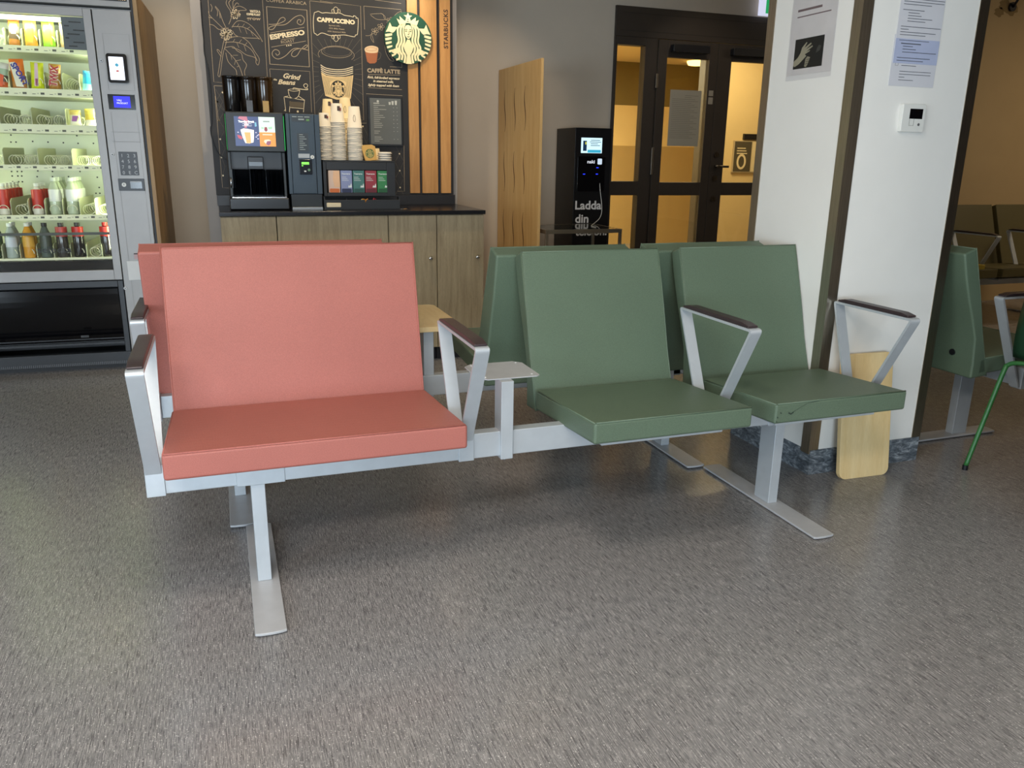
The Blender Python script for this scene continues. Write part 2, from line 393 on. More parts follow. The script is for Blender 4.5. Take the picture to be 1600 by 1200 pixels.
# ------------------------------------------------------------------ benches
def cushion(prof, x0, x1, m, bev=.009):
    return MB().mat(m).prism(prof, 'x', x0, x1), bev
def arm(parent, x0, x1, my=lambda y: y, rb=.252):
    """bent flat-bar armrest, V-shaped legs, dark pad on top"""
    pts = [(.055, .29), (.148, .45)]
    def corner(p, a, b, r, n=6):
        p, a, b = Vector(p), Vector(a), Vector(b); u = (a-p).normalized()*r; v = (b-p).normalized()*r
        return [tuple((p+u)*(1-t)**2+p*2*t*(1-t)+(p+v)*t*t) for t in [k/n for k in range(n+1)]]
    F0, F1, R1, R0 = (.01, .33), (-.172, .682), (rb, .682), (.075, .30)
    path = [F0]+corner(F1, F0, R1, .022)+corner(R1, F1, R0, .018)+[R0]
    path = [(my(y), z) for y, z in path]
    fl = my(1)-my(0) < 0
    k = B(GREY); k.strip(path if not fl else path[::-1], x0, x1, .0085)
    a = k.build('armrest', parent, .0012, 1)
    d_ = .252-rb
    P = []
    for t in [k/10 for k in range(11)]:
        y = -.148+(.232-d_+.148)*t; e = min(1, min(t, 1-t)/.05+.45); P.append((y, .683+.0125*e))
    prof = [(my(-.148), .6825)]+[(my(y), z) for y, z in P]+[(my(.232-d_), .6825)]
    B(PAD).prism(prof, 'x', x0+.0015, x1-.0015).build('arm_pad', a, .004, 3)
    return a
# (y,z) cushion outlines; y grows towards the sitter's back
SEAT_G = [(-.2202, .3844), (-.2202, .450), (.245, .420), (.245, .352)]
BACK_G = [(.242, .345), (.268, .42), (.304, .519), (.348, .667), (.416, .870), (.475, .848), (.448, .76), (.415, .674), (.378, .59), (.345, .506), (.333, .40), (.333, .338)]
SEAT_G2 = [(-.2202, .3844), (-.2202, .450), (.205, .4225), (.205, .355)]
SEAT_R = [(-.112, .375), (-.112, .447), (.395, .411), (.395, .343)]
BACK_R = [(.385, .35), (.401, .411), (.440, .56), (.475, .70), (.525, .899), (.585, .880), (.560, .76), (.51, .60), (.475, .50), (.462, .42), (.462, .345)]
BACK_RG = [(-.02, .345), (.0, .42), (.045, .519), (.095, .667), (.175, .872), (.246, .850), (.215, .70), (.155, .50), (.12, .42), (.115, .335)]
SEAT_RG = [(-.42, .3844), (-.42, .450), (.0, .420), (.0, .352)]
def seat_unit(root, x0, x1, S, Bk, m, my, inset=0, bolt=False, topx=None):
    c = B(m).prism([(my(y), z) for y, z in S], 'x', x0, x1).build('seat', root, .0085, 3)
    y0, z0 = S[1]; y1, z1 = S[0]
    B(m).tube([(x0+.006, my(y0+.003), z0-.0005), (x1-.006, my(y0+.003), z0-.0005)], .0026, 6).tube([(x0+.0035, my(y0+.004), z0-.002), (x0+.0035, my(S[2][0]-.02), S[2][1]-.001)], .0026, 6).build('seat_piping', c)
    # carrier pan under the cushion
    ym = (S[0][0]+S[3][0])/2
    B(BLK if bolt else GREY).box(x0+.06, x1-.06, min(my(S[0][0]+.07), my(S[3][0]-.03)), max(my(S[0][0]+.07), my(S[3][0]-.03)), .352, .366).build('seat_pan', root)
    b = B(m).prism([(my(y), z) for y, z in Bk], 'x', x0+inset, x1-inset).build('backrest', root, .0085, 3)
    k = B(m)
    ti = max(range(len(Bk)), key=lambda i: Bk[i][1])
    fr = [p for p in Bk[:ti+1]]
    for xx in (x0+inset+.003, x1-inset-.003):
        k.tube([(xx, my(y+.002), z) for y, z in fr], .0027, 6)
    k.tube([(x0+inset+.006, my(Bk[ti][0]+.003), Bk[ti][1]-.003), (x1-inset-.006, my(Bk[ti][0]+.003), Bk[ti][1]-.003)], .0027, 6)
    k.build('backrest_piping', b)
    if bolt:
        yb = [y for y, z in Bk[ti:] if .38 < z < .46][0]
        for xx in (x0+.1, x1-.1):
            MB().mat(BLK).cyl(xx, .43, my(yb-.03), my(yb+.009), .013, 14, ax='y').build('bolt_cap', b)
def foot(root, x, y0, y1, my, post, dz=0):
    a, b = sorted((my(y0), my(y1)))
    hw = .04; pl = [(x-hw, a+.006), (x-hw+.012, a+.002), (x, a), (x+hw-.012, a+.002), (x+hw, a+.006), (x+hw, b-.006), (x+hw-.012, b-.002), (x, b), (x-hw+.012, b-.002), (x-hw, b-.006)]
    B(GREYD).prism(pl, 'z', .004+dz, .012+dz).build('foot_plate', root, .0015, 1)
    for yy in (a+.05, b-.05): MB().mat(BLK).cyl(x, yy, dz, .004+dz, .012, 12).build('foot_glide', root)
    y2, y3 = sorted((my(post[0]), my(post[1])))
    B(GREY).box(x-.0195, x+.0195, y2, y3, .012+dz, .36).build('post', root, .002, 1)
def bench(label, loc, rz, units, arms, feet, xend, my=lambda y: y, foot_y=(-.2776, .3925), beam=(0, .041), group=None, xstart=-.2554, bolt=False, fx=True, rbs=None, sc=1.0):
    r = thing('waiting_bench', label, 'bench', loc, rz, group)
    dz = 0
    if sc != 1:
        r.scale = (sc,)*3; r.location = (CAM_POS.x*(1-sc), CAM_POS.y*(1-sc), CAM_POS.z*(1-sc)); dz = -CAM_POS.z*(1-sc)/sc
    y0, y1 = sorted((my(beam[0]), my(beam[1])))
    B(GREY).box(xstart, xend, y0, y1, .296, .376).build('beam', r, .003, 2)
    for xx, s in ((xstart, -1), (xend, 1)):
        B(BLK).box(min(xx, xx+s*.006), max(xx, xx+s*.006), y0+.001, y1-.001, .297, .375).build('end_cap', r, .0015, 1)
    for (a, b, S, Bk, m, ins) in units:
        seat_unit(r, a, b, S, Bk, m, my, ins, bolt)
    for i, a in enumerate(arms):
        arm(r, a, a+.041, my, (rbs or {}).get(i, .252))
    # welded sleeves on the beam where posts and arms are clamped
    yf = my(beam[0]); sgn = -1 if my(1) > my(0) else 1
    for x in feet:
        ya, yb_ = sorted((yf+sgn*.0025, my(beam[1])))
        B(GREY).box(x-.055, x+.075, ya, yb_, .293, .379).build('sleeve', r, .0015, 1)
    for a in arms:
        ya, yb_ = sorted((yf+sgn*.004, my(beam[1]+.02)))
        B(GREY).box(a-.002, a+.046, ya, yb_, .292, .381).build('arm_clamp', r, .0015, 1)
    for x in feet: foot(r, x, foot_y[0], foot_y[1], my, (-.001, .081) if fx is True else fx, dz)
    return r
front = bench('coral and green bench nearest the camera, steel plate table between its seats', (0, 0, 0), 0,
    [(-.209, .597, SEAT_R, BACK_R, RED, .003), (.944, 1.4845, SEAT_G, BACK_G, GREEN, 0), (1.5698, 2.096, SEAT_G2, BACK_G, GREEN, .002)],
    [-.262, .603, 1.488, 2.122], [.019, 1.776], 2.165, sc=.985, rbs={3: .205})
def table_post(r, x0, x1, y0, y1, z1):
    B(GREY).box(x0, x1, y0, y1, .287, z1).build('table_post', r, .002, 1)
table_post(front, .732, .772, -.012, .052, .536)
MB().mat(CHROME).cyl(.752, .006, .279, .287, .004, 10).build('bolt', front)
c = .026; X0, X1, Y0, Y1 = .672, .868, .012, .203
o = B(GREYD).prism([(X0+c, Y0), (X1-.012, Y0), (X1, Y0+.012), (X1, Y1-c), (X1-c, Y1), (X0+c, Y1), (X0, Y1-c), (X0, Y0+c)], 'z', .536, .540).build('table_plate', front, .001, 1)
for sx, sy in ((X0+.024, Y0+.022), (X1-.022, Y0+.022), (X1-.022, Y1-.022), (X0+.024, Y1-.022)):
    MB().mat(mat('bright_screw', 'f0f0f0', .3, .5)).cyl(sx, sy, .540, .5415, .0032, 10).build('screw', o)

SCF = Frame((CAM_POS.x*.015, CAM_POS.y*.015, 0), 0)
def sc_(u, v_): x, z = SCF.at(u, v_, -.2212*.985); return (x/.985, (z-CAM_POS.z*.015)/.985)
k = B(mat('scuff_dark', '2c3a30', .6))
for pts, w_ in (([(1236, 646), (1247, 639), (1262, 630), (1280, 626)], .0012), ([(1232, 645), (1236, 647), (1240, 644)], .005), ([(1219, 645), (1221.5, 646)], .004), ([(1214, 652), (1216, 653)], .004), ([(1213, 658), (1214, 660)], .003)): k.stroke([sc_(*p) for p in pts], w_, -.2212)
k.build('scuff_mark', [o for o in front.children if o.name.startswith('seat') and 'pan' not in o.name][2])
# rear bench, back to back with the first
RB = .731
my = lambda y: RB-y
SH = -.064
BACK_RR = [(-.10, .35), (-.085, .41), (-.065, .56), (-.045, .70), (.0, .893), (-.0+.06, .875), (.03, .70), (.02, .56), (.005, .42), (.0, .345)]
BACK_RR = [(y-.275+.0, z) for y, z in BACK_RR]
BACK_RR = [(y+.21, z) for y, z in [(-.10, .35), (-.085, .41), (-.05, .56), (-.02, .70), (.03, .893), (.10, .872), (.06, .70), (.035, .56), (.02, .42), (.015, .345)]]
BACK_RR = [(y-.22, z) for y, z in BACK_RR]
rear = bench('coral and green bench behind the first one, facing the coffee counter, wooden table top', (0, 0, 0), 0,
    [(-.209+SH-.01, .597+SH-.01, [(-.42, .375), (-.42, .447), (-.07, .411), (-.07, .343)], BACK_RR, RED, .003), (.944+SH, 1.4845+SH, SEAT_RG, BACK_RG, GREEN, 0), (1.5698+SH-.02, 2.1085+SH-.02, SEAT_RG, BACK_RG, GREEN, 0)],
    [-.262+SH+.018, .603+SH, 1.488+SH, 2.122+SH], [-.030, 1.713], 2.165+SH, my=my, foot_y=(-.34, .331), xstart=-.2554+SH, sc=.985)
table_post(rear, .665, .705, .70, .765, .55)
B(BIRCH).prism(rrect(.578, .812, .665, 1.13, .03), 'z', .55, .570).build('table_top', rear, .002, 2)

BACK_S = [(y-.055, z) for y, z in BACK_G]
# bench across, end-on beside the column
side = bench('green bench standing crosswise to the right of the column', (3.085, .345, 0), 90,
    [(-.205, .335, SEAT_G, BACK_S, GREEN, 0), (.42, .96, SEAT_G, BACK_S, GREEN, 0)],
    [-.262, .35, .975], [.019, .8], 1.03, bolt=True, foot_y=(-.16, .3925))
# far bench against the alcove wall
far = bench('olive green bench against the far right wall', (4.95, 2.32, 0), 0,
    [(-.21, .33, SEAT_G, BACK_G, OLIVE, 0), (.375, .915, SEAT_G, BACK_G, OLIVE, 0), (.96, 1.5, SEAT_G, BACK_G, OLIVE, 0)],
    [-.262, .332, .917, 1.502], [.019, 1.3], 1.56)

# ------------------------------------------------------------------ loose birch table top leaning on the column
t = thing('table_top', 'loose birch table top leaning against the white column', 'board', (2.150, .085, 0.0), 0)
t.rotation_euler = (math.radians(-7.5), 0, math.radians(-2))
B(wood('birch_board_upright', 'd9bb84', 'e3ca98', (12, 12, 1.1), .45, 2.2, .15)).prism(rrect(0, .232, .0, .487, .03), 'y', 0.0, .021).build('board', t, .002, 2)

# ------------------------------------------------------------------ green tube chair cut by the right edge
GT = mat('green_tube_paint', '2f6b35', .35, 0, .06); GSH = mat('green_shell', '143a24', .4, 0, .06)
t = thing('side_chair', 'green tube-legged chair at the right edge of the photo', 'chair', (3.0, -.2, 0), 90)
for px, py, qx, qy in ((.22, .282, .20, .175), (-.22, .282, -.20, .175), (.22, -.24, .19, -.17), (-.22, -.24, -.19, -.17)):
    a = smooth_path([(px, py, .012), (px*.6+qx*.4, py*.6+qy*.4, .20), (px*.16+qx*.84, py*.16+qy*.84, .40), (qx, qy, .432), (qx*.8, qy*.95, .447), (qx*.4, qy*.8, .449), (0, qy*.7, .447)], 6)
    MB().mat(GT).tube(a, .009, 10).build('leg', t)
    MB().mat(BLK).cyl(px, py, 0, .02, .011, 10).build('leg_cap', t)
sh = MB().mat(GSH)
rows = []
for i in range(17):
    s_ = i/16
    if s_ < .5: q = s_*2; y, z, w_ = -.24+q*.40, .475-.012*math.sin(q*PI), .195
    else: q = (s_-.5)*2; y, z, w_ = .16+.055*math.sin(q*PI/2), .475+.25*q**1.25, .195-.02*q
    rows.append([(x*w_, y-(.05*(x*x)*(s_-.5)*2 if s_ > .5 else 0), z+(.02*x*x if s_ < .5 else 0)) for x in [k/6-1 for k in range(13)]])
vs = [p for r_ in rows for p in r_]; fs = [(i*13+j, i*13+j+1, (i+1)*13+j+1, (i+1)*13+j) for i in range(16) for j in range(12)]
sh.add(vs, fs, True); o = sh.build('seat_shell', t); o.modifiers.new('s', 'SOLIDIFY').thickness = .012

# ================================================================== vending machine
VO = (-.335, 2.66, 0); VF = Frame(VO, -2.2)
VGREY = mat('vending_grey_paint', '93918f', .4, .25, .03, 12); VDARK = mat('seam_black', '121114', .5)
VIN = mat('vending_inner_white', 'd9dcc8', .5, 0, .03); LIP = mat('shelf_lip_cream', 'e8e8c4', .5, 0, .02)
GBLK = mat('gloss_black', '07070a', .12, 0, .1)
def v(u, vv, y=0): return VF.at(u, vv, y)
vm = thing('vending_machine', 'grey vending machine with a lit glass front and keypad at the left', 'vending machine', VO, -2.2)
VX0, VX1 = -1.06, -.034
k = B(VGREY)
k.box(VX0, VX1, .62, .80, .02, 1.885)                         # back
k.box(VX0, VX0+.035, .045, .62, .02, 1.885); k.box(-.214, VX1, .002, .62, .02, 1.872)
k.box(VX0, VX1, .045, .62, 1.855, 1.885); k.box(VX0, -.214, .045, .62, .50, .56)
k.build('cabinet', vm, .002, 1)
B(VDARK).box(VX0+.02, VX1-.02, .05, .75, 0, .02).build('plinth', vm)
B(VIN).box(VX0+.035, -.22, .55, .62, .56, 1.855).box(VX0+.035, VX0+.04, .05, .55, .56, 1.855).box(-.222, -.215, .05, .55, .56, 1.855).build('inner_lining', vm)
k = B(VGREY); gx0, gx1, gz0, gz1 = -1.0, -.256, .560, 1.834
for b in [(VX0, gx0, gz0-.055, 1.872), (gx1, -.2175, gz0-.055, 1.872), (gx0, gx1, gz1, 1.872), (gx0, gx1, gz0-.055, gz0)]: k.box(b[0], b[1], -.004, .043, b[2], b[3])
dr = k.build('glass_door', vm, .0015, 1)
pane = B(glass('vending_glass', (.99, 1, .99), .02)).box(gx0, gx1, .012, .016, gz0, gz1).build('glass_pane', dr)
B(GBLK).box(gx0, gx1, .018, .024, gz0, .612).build('black_strip', dr)
o = B(mat('etched_lettering', '2a2d2c', .6)); a = v(62, 394, .01); b = v(112, 396, .01)
o.text('selecta', a[0]-.010, .0105, a[1]-.004, w=b[0]-a[0]+.012, h=.032, bold=.01); o.build('lettering', pane)
# label sheet on the glass
a = v(101, 77, .02); b = v(133, 28, .02)
k = B(mat('grey_label_sheet', '60656a', .6)).box(a[0], b[0], .017, .0178, a[1], b[1]).mat(VDARK)
for i, (p, q) in enumerate([(.3, .8), (.1, .3), (.45, .9), (.2, .7), (.1, .25), (.4, .85), (.2, .55)]):
    z = b[1]-.02-i*.019; k.box(a[0]+p*(b[0]-a[0]), a[0]+q*(b[0]-a[0]), .0165, .017, z-.006, z)
k.build('label_sheet', dr)
k = B(mat('light_strip', 'f4ffd0', .5, emit=2.5)).box(gx0+.02, gx1-.01, .03, .042, gz1-.028, gz1-.006); k.build('light_strip', dr)
# top panel with the perforated vent
k = B(VGREY).box(VX0, VX1, -.002, .79, 1.888, 1.975); k.build('top_panel', vm, .002, 1)
k = B(VDARK).box(-.27, -.045, -.004, -.002, 1.915, 1.968).mat(mat('vent_glow', 'ffdda0', .5, emit=1.2))
for r_ in range(4):
    for i in range(22): k.box(-.262+i*.0098, -.257+i*.0098, -.0046, -.004, 1.921+r_*.012, 1.927+r_*.012)
k.build('vent', vm)
# delivery bay
k = B(BLK)
k.box(VX0, -.2175, .0, .04, .03, .10); k.box(-.245, -.2175, .0, .04, .10, .50); k.box(VX0, -.245, .0, .04, .465, .50); k.box(VX0, -.245, .16, .18, .10, .465)
k.build('delivery_bay', vm, .002, 1)
pr = [(.012+.055*(1-math.cos(t)), .455-.30*(k_/10)) for k_, t in [(j, j/10*PI/2) for j in range(11)]]
B(GBLK).prism(pr+[(y+.006, z) for y, z in pr[::-1]], 'x', VX0, -.25).build('delivery_flap', vm)
k = B(mat('grille_grey', '55585c', .5))
for i in range(86): k.box(VX0+.012+i*.0095, VX0+.0165+i*.0095, -.003, .002, .032, .048)
k.build('bottom_grille', vm)
k = B(mat('grille_grey', '55585c', .5))
for i in range(34): k.box(VX0+.01+i*.0055, VX0+.013+i*.0055, -.001, .002, .118, .134)
for i in range(8): k.box(-.46+i*.005, -.4575+i*.005, -.001, .002, .19, .202)
k.build('embossed_label', vm)
B(BLK).box(VX0, -.245, -.002, .01, .148, .16).box(VX0, -.245, -.002, .01, .178, .183).build('bay_rail', vm)
# service column
col_ = B(VGREY).box(-.212, VX1-.002, -.004, .002, .02, 1.872).build('service_panel', vm, .001, 1)
k = B(mat('panel_seam', '7d7b79', .5))
for (p, q) in [((160, 52), (211, 142))]:
    x0, z1 = v(*p); x1, z0 = v(*q); k.stroke([(x0, z0), (x1, z0), (x1, z1), (x0, z1)], .0022, -.0045, True)
x0, z1 = v(174, 206); x1, z0 = v(220, 222); k.stroke([(x0, z0), (x1, z0), (x1, z1), (x0, z1)], .002, -.0045, True)
k.stroke([(-.172, .03), (-.178, 1.38)], .002, -.0045); k.stroke([(-.052, .03), (-.054, 1.38)], .0015, -.0045)
k.build('panel_seam', col_)
x0, z1 = v(166, 84); x1, z0 = v(203, 131)
rd = B(GBLK).prism(rrect(x0, x1, z0, z1, .012), 'y', -.034, -.004).build('card_reader', col_, .003, 2)
B(mat('reader_screen', 'e9eeff', .3, emit=1.6)).prism(rrect(x0+.012, x1-.016, z0+.014, z1-.016, .003), 'y', -.0352, -.034).mat(mat('cyan_icon', '2f9fc0', .4, emit=.8)).prism(circ((x0+x1)/2, z1-.055, .008), 'y', -.0356, -.0352).mat(mat('red_icon', 'c04a3c', .4, emit=.8)).box((x0+x1)/2-.006, (x0+x1)/2+.007, -.0356, -.0352, z1-.088, z1-.080).build('reader_screen', rd)
x0, z1 = v(168, 147); x1, z0 = v(213, 172)
dp = B(GBLK).box(x0, x1, -.007, -.004, z0, z1).build('display_window', col_)
a = v(179, 168); b = v(203, 151)
k = B(mat('blue_lcd', '1414ff', .4, emit=1.0)).box(a[0], b[0], -.008, -.007, a[1], b[1]).mat(mat('lcd_white', 'ffffff', .4, emit=1.2))
k.text('VÄLJ', a[0]+.015, -.0083, b[1]-.024, h=.008); k.text('PRODUKT', a[0]+.015, -.0083, b[1]-.038, h=.008); k.build('lcd', dp)
x0, z1 = v(185, 237); x1, z0 = v(218, 274)
kp = B(BLK).box(x0, x1, -.008, -.004, z0, z1).build('keypad', col_, .001, 1)
DG = mat('digit_grey', 'b8babc', .5)
for r_, row in enumerate(['123', '456', '789', '0EC']):
    for c_, ch in enumerate(row):
        B(DG).text(ch, x0+.016+c_*(x1-x0-.03)/2, -.0084, z1-.028-r_*(z1-z0)/4.15, h=.017, align='C').build('key', kp)
x0, z1 = v(184.5, 279); x1, z0 = v(227, 298)
cn = B(BLK).box(x0, x1, -.010, -.004, z0, z1).build('coin_panel', col_, .001, 1)
MB().mat(WHITE).cyl(x0+.027, (z0+z1)/2, -.013, -.010, .011, 18, ax='y').mat(BLK).box(x0+.0255, x0+.0285, -.0135, -.013, (z0+z1)/2-.003, (z0+z1)/2+.006).build('coin_lock', cn)
B(GBLK).box(x0+.058, x1-.012, -.0115, -.010, z0+.012, z1-.014).mat(DG).box(x0+.060, x1-.014, -.012, -.0115, z1-.018, z1-.014).build('coin_slot', cn)
for u, vv in ((158.5, 95), (176, 241.5), (196, 450)):
    x, z = v(u, vv); MB().mat(DG).cyl(x, z, -.009, -.004, .0085, 14, ax='y').mat(BLK).cyl(x, z, -.0095, -.009, .003, 8, ax='y').build('panel_lock', col_)
k = B(mat('sticker_pink', 'b59a9c', .6)); x0, z1 = v(209, 395); k.box(x0, x0+.034, -.0047, -.004, z1-.034, z1).mat(VDARK).box(x0, x0+.034, -.005, -.0047, z1-.008, z1-.002); k.build('sticker', col_)
B(mat('panel_light', 'c4c5c4', .4)).box(-.186, -.06, -.0055, -.004, .50, .605).build('lower_plate', col_, .001, 1)
# wooden side panel of the machine's housing
t = thing('housing_panel', 'tall tan wooden panel on the right of the vending machine', 'panel', VO, -2.2)
B(WALNUT).box(-.020, .0, -.004, .826, 0, 1.965).build('board', t, .001, 1)
B(VDARK).box(-.032, -.020, .004, .8, 0, 1.95).build('dark_gap_fill', t)  # black slab stands in for the shade in the gap here

# light tubes inside the machine
def inlamp(x, y, z, sx, sy, tx, ty, tz, pw):
    pw *= 1.0
    p = Vector((x, y, z)); q = Vector((tx, ty, tz)); M = Matrix.Translation(VO) @ Matrix.Rotation(math.radians(-2.2), 4, 'Z')
    area('vending_tube', M @ p, M @ q, sx, sy, pw, (.90, 1, .66))
inlamp(-.62, .055, 1.80, .66, .02, -.62, .35, 1.2, 3.2)
inlamp(-.235, .07, 1.2, .02, 1.1, -.6, .35, 1.2, 4.0)
inlamp(-1.0, .07, 1.2, .02, 1.1, -.6, .35, 1.2, 4.0)

# shelves, dividers, coils
rows_ = [  # lip z0,z1, divider pixels, coil pixels (centre), pixel row used
    (1.658, 1.690, [8, 35.5, 63, 90.5, 118], [-6, 22, 49, 77, 104], 74, .030),
    (1.448, 1.487, [16, 44, 71, 99, 125], [2, 30, 58, 85, 112, 137], 137, .030),
    (1.267, 1.312, [1, 51, 104], [14, 38, 65, 92, 118, 142], 194, .026),
    (1.082, 1.109, [7, 61, 114], [-6, 21.5, 47, 77, 102, 128, 152], 258, .026),
    (.824, .852, [-8, 19, 46, 72, 99.5, 126, 150], [6, 32.5, 59, 86, 113, 138, 162], 335, .027),
    (.612, .624, [5, 33, 59.5, 86, 112, 137, 161], [-9, 19, 46, 73, 99, 124.5, 149, 171], 404, .027)]
WIRE = mat('coil_wire_cream', 'eeeed4', .35, .1)
DIV = mat('divider_cream', 'c6c8a8', .5)
cells = []
for ri, (z0, z1, dv, cl, py, cr) in enumerate(rows_):
    k = B(VIN).box(-.975, -.262, .065, .545, z0+.004, z0+.010)
    sh_ = k.build('shelf', vm)
    k = B(LIP).box(-.975, -.262, .055, .065, z0, z1)
    for c_ in cl:
        xx = v(c_, py, .055)[0]
        k.mat(mat('price_ink', '56584c', .6))
        if ri < 5: k.box(xx+.012, xx+.030, .0544, .055, z0+.010, z0+.020); k.box(xx-.026, xx-.010, .0544, .055, z0+.011, z0+.0135); k.box(xx-.003, xx+.004, .0544, .055, z0+.014, z0+.016)
    k.build('shelf_lip', sh_)
    for d_ in dv:
        xx = v(d_, py, .07)[0]; h_ = .085 if ri < 5 else .075
        B(DIV).prism([(.068, z1-.02), (.068, z1+h_*.85), (.10, z1+h_), (.50, z1+h_), (.50, z1-.02)], 'x', xx-.0012, xx+.0012).build('divider', sh_)
    rc = []
    for c_ in cl:
        xx = v(c_, py, .07)[0]
        if xx > -.275 or xx < -.97: rc.append(xx); continue
        rc.append(xx)
        turns = 7; nn = 14; pts = [(xx+cr*math.cos(2*PI*i/nn), .072+.42*i/(turns*nn), z1-.004+cr+cr*math.sin(2*PI*i/nn)) for i in range(turns*nn+1)]
        MB().mat(WIRE).tube(pts, .0023, 5).build('coil', sh_)
    cells.append((z1, rc))
# small black holes punched in the back lining
k = B(VDARK)
for (u, vv) in [(17, 222), (25, 222), (51, 221), (75, 222), (99, 223), (122, 224), (146, 224), (18, 268), (27, 268), (34, 268), (59, 267), (82, 268), (125, 268), (19, 275), (28, 275), (34, 275), (58, 276), (82, 276), (107, 276), (152, 277), (20, 284), (29, 284), (35, 284), (83, 284), (155, 293), (150, 302), (156, 302), (17, 211), (120, 212)]:
    x, z = v(u, vv, .549)
    k.prism(circ(x, z, .0045, n=8), 'y', .5485, .55)
k.build('mounting_hole', vm)
def vthing(name, label, cat, x, y, z, group=None): 
    M = Matrix.Translation(VO) @ Matrix.Rotation(math.radians(-2.2), 4, 'Z')
    return thing(name, label, cat, M @ Vector((x, y, z)), -2.2, group)
def pack(name, label, cat, cell, w_, h_, cols, art=None, tilt=0, group=None, depth=.03):
    """crimped foil packet standing in its coil"""
    row, ci = cell; z1, rc = cells[row]; x = rc[ci]
    t = vthing(name, label, cat, x, .088, z1-.002, group)
    k = MB(); NX, NZ = 8, 12; vs = []
    for side in (-1, 1):
        for j in range(NZ+1):
            for i in range(NX+1):
                a = i/NX*2-1; b = j/NZ
                th = depth/2*max(0, 1-abs(a)**2.4)**.5*(min(1, min(b, 1-b)/.10) if .04 < b < .96 else .03)
                vs.append((a*w_/2*(1-.04*math.sin(b*PI)), side*th, b*h_))
    n = (NX+1)*(NZ+1)
    for side in (0, 1):
        for j in range(NZ):
            c = cols[min(len(cols)-1, int(j/NZ*len(cols)))]
            k.mat(mat('foil_'+c, c, .32, 0, .03))
            for i in range(NX):
                q = (j*(NX+1)+i, j*(NX+1)+i+1, (j+1)*(NX+1)+i+1, (j+1)*(NX+1)+i)
                if side: q = tuple(n+p for p in q[::-1])
                k.f.append(q); k.mi.append(k.cur); k.sm.append(True)
    k.v = vs
    k.build('wrapper', t)
    if art: art(t, w_, h_, depth)
    t.rotation_euler = (math.radians(-6), math.radians(tilt), math.radians(-2.2))
    return t
def band(c, pts, y=-.0165):
    def f(t, w_, h_, d): B(mat('ink_'+c, c, .4, 0, .02)).poly([(a*w_, b*h_) for a, b in pts], -d/2-.001).build('printed_band', t)
    return f
def multi(*fs):
    def f(*a):
        for g in fs: g(*a)
    return f
def wtext(s_, c, x, z, ln, h_, rot, bold=.02, back=None):
    def f(t, w_, hh, d):
        k = B(mat('ink_'+c, c, .4, 0, .02)).text(s_, x*w_, -d/2-.0030, z*hh, w=ln, h=h_, rot=math.radians(rot), bold=bold); k.build('brand_lettering', t)
        if back: B(mat('ink_'+back, back, .4, 0, .02)).text(s_, x*w_, -d/2-.0022, z*hh, w=ln, h=h_, rot=math.radians(rot), bold=bold+.05).build('lettering_outline', t)
    return f
pack('snack_packet', 'orange and brown snack packet, leftmost full one on the top shelf', 'snack', (0, 1), .050, .125, ['b0702f', '5a4a3a', '6e6a60', 'c0602c'], band('d8d2c4', [(-.2, .45), (.25, .45), (.2, .8), (-.25, .8)]), 3)
pack('snack_packet', 'golden snack packet on the top shelf', 'snack', (0, 2), .058, .128, ['d9a23c', 'd9a23c', 'e0b04c'], band('b97a2a', [(.18, .05), (.3, .05), (.3, .97), (.18, .97)]))
pack('snack_packet', 'lime green snack packet on the top shelf', 'snack', (0, 3), .058, .126, ['93c23c', '9fd048', '8cc040'], band('c98a3a', [(.15, .1), (.27, .1), (.27, .95), (.15, .95)]))
pack('snack_packet', 'beige snack packet half behind the grey label sheet', 'snack', (0, 4), .056, .124, ['d8b98a', 'cfa873', 'dcc39a'])
pack('snack_packet', 'orange and white packet at the left end of the second shelf', 'snack', (1, 0), .052, .125, ['c0582c', '4a3a34', '9fb49a', 'd8d8d0'], band('d8572c', [(-.4, .05), (.1, .05), (.15, .5), (-.3, .55)]), 8)
pack('biscuit_packet', 'orange and cream biscuit packet lettered SPORT', 'snack', (1, 1), .066, .145, ['c98a4a', 'd8862e', 'e07828', 'e8772a'], multi(band('e8e2cc', [(-.18, .06), (.34, .04), (-.05, .88), (-.42, .86)]), wtext('SPORT', '2c2f8f', -.36, .80, .118, .026, -66, .04)), -2)
pack('snack_packet', 'yellow packet with a pink and lilac stripe', 'snack', (1, 2), .060, .132, ['d4dc22', 'dfe63a', 'd8dd2c'], multi(band('d9b9c8', [(-.2, .1), (.1, .1), (.12, .96), (-.12, .96)]), band('b83a7a', [(-.12, .12), (.08, .12), (.08, .38), (-.12, .38)])), 3)
pack('chocolate_bar', 'gold and brown chocolate bar packet lettered TWIX', 'snack', (1, 3), .056, .128, ['b07c34', 'b8843a', 'c9963f'], wtext('TWIX', 'b2262c', .14, .10, .105, .034, 84, .04, 'f0e2d0'), 4)
pack('snack_packet', 'bright blue packet at the right end of the second shelf', 'snack', (1, 5), .058, .10, ['9adbe0', '37b4d8', '48a8d8'], None, 6)
pack('snack_packet', 'white and yellow packet with purple print on the third shelf', 'snack', (2, 4), .056, .080, ['efe9d0', 'efe6b8', 'e8d070'], band('a05aa0', [(-.3, .25), (.1, .25), (.3, .6), (-.2, .6)]))
pack('snack_packet', 'white and yellow packet beside the door frame on the third shelf', 'snack', (2, 5), .056, .088, ['efe9d0', 'e9cf50', 'f0dc60'])
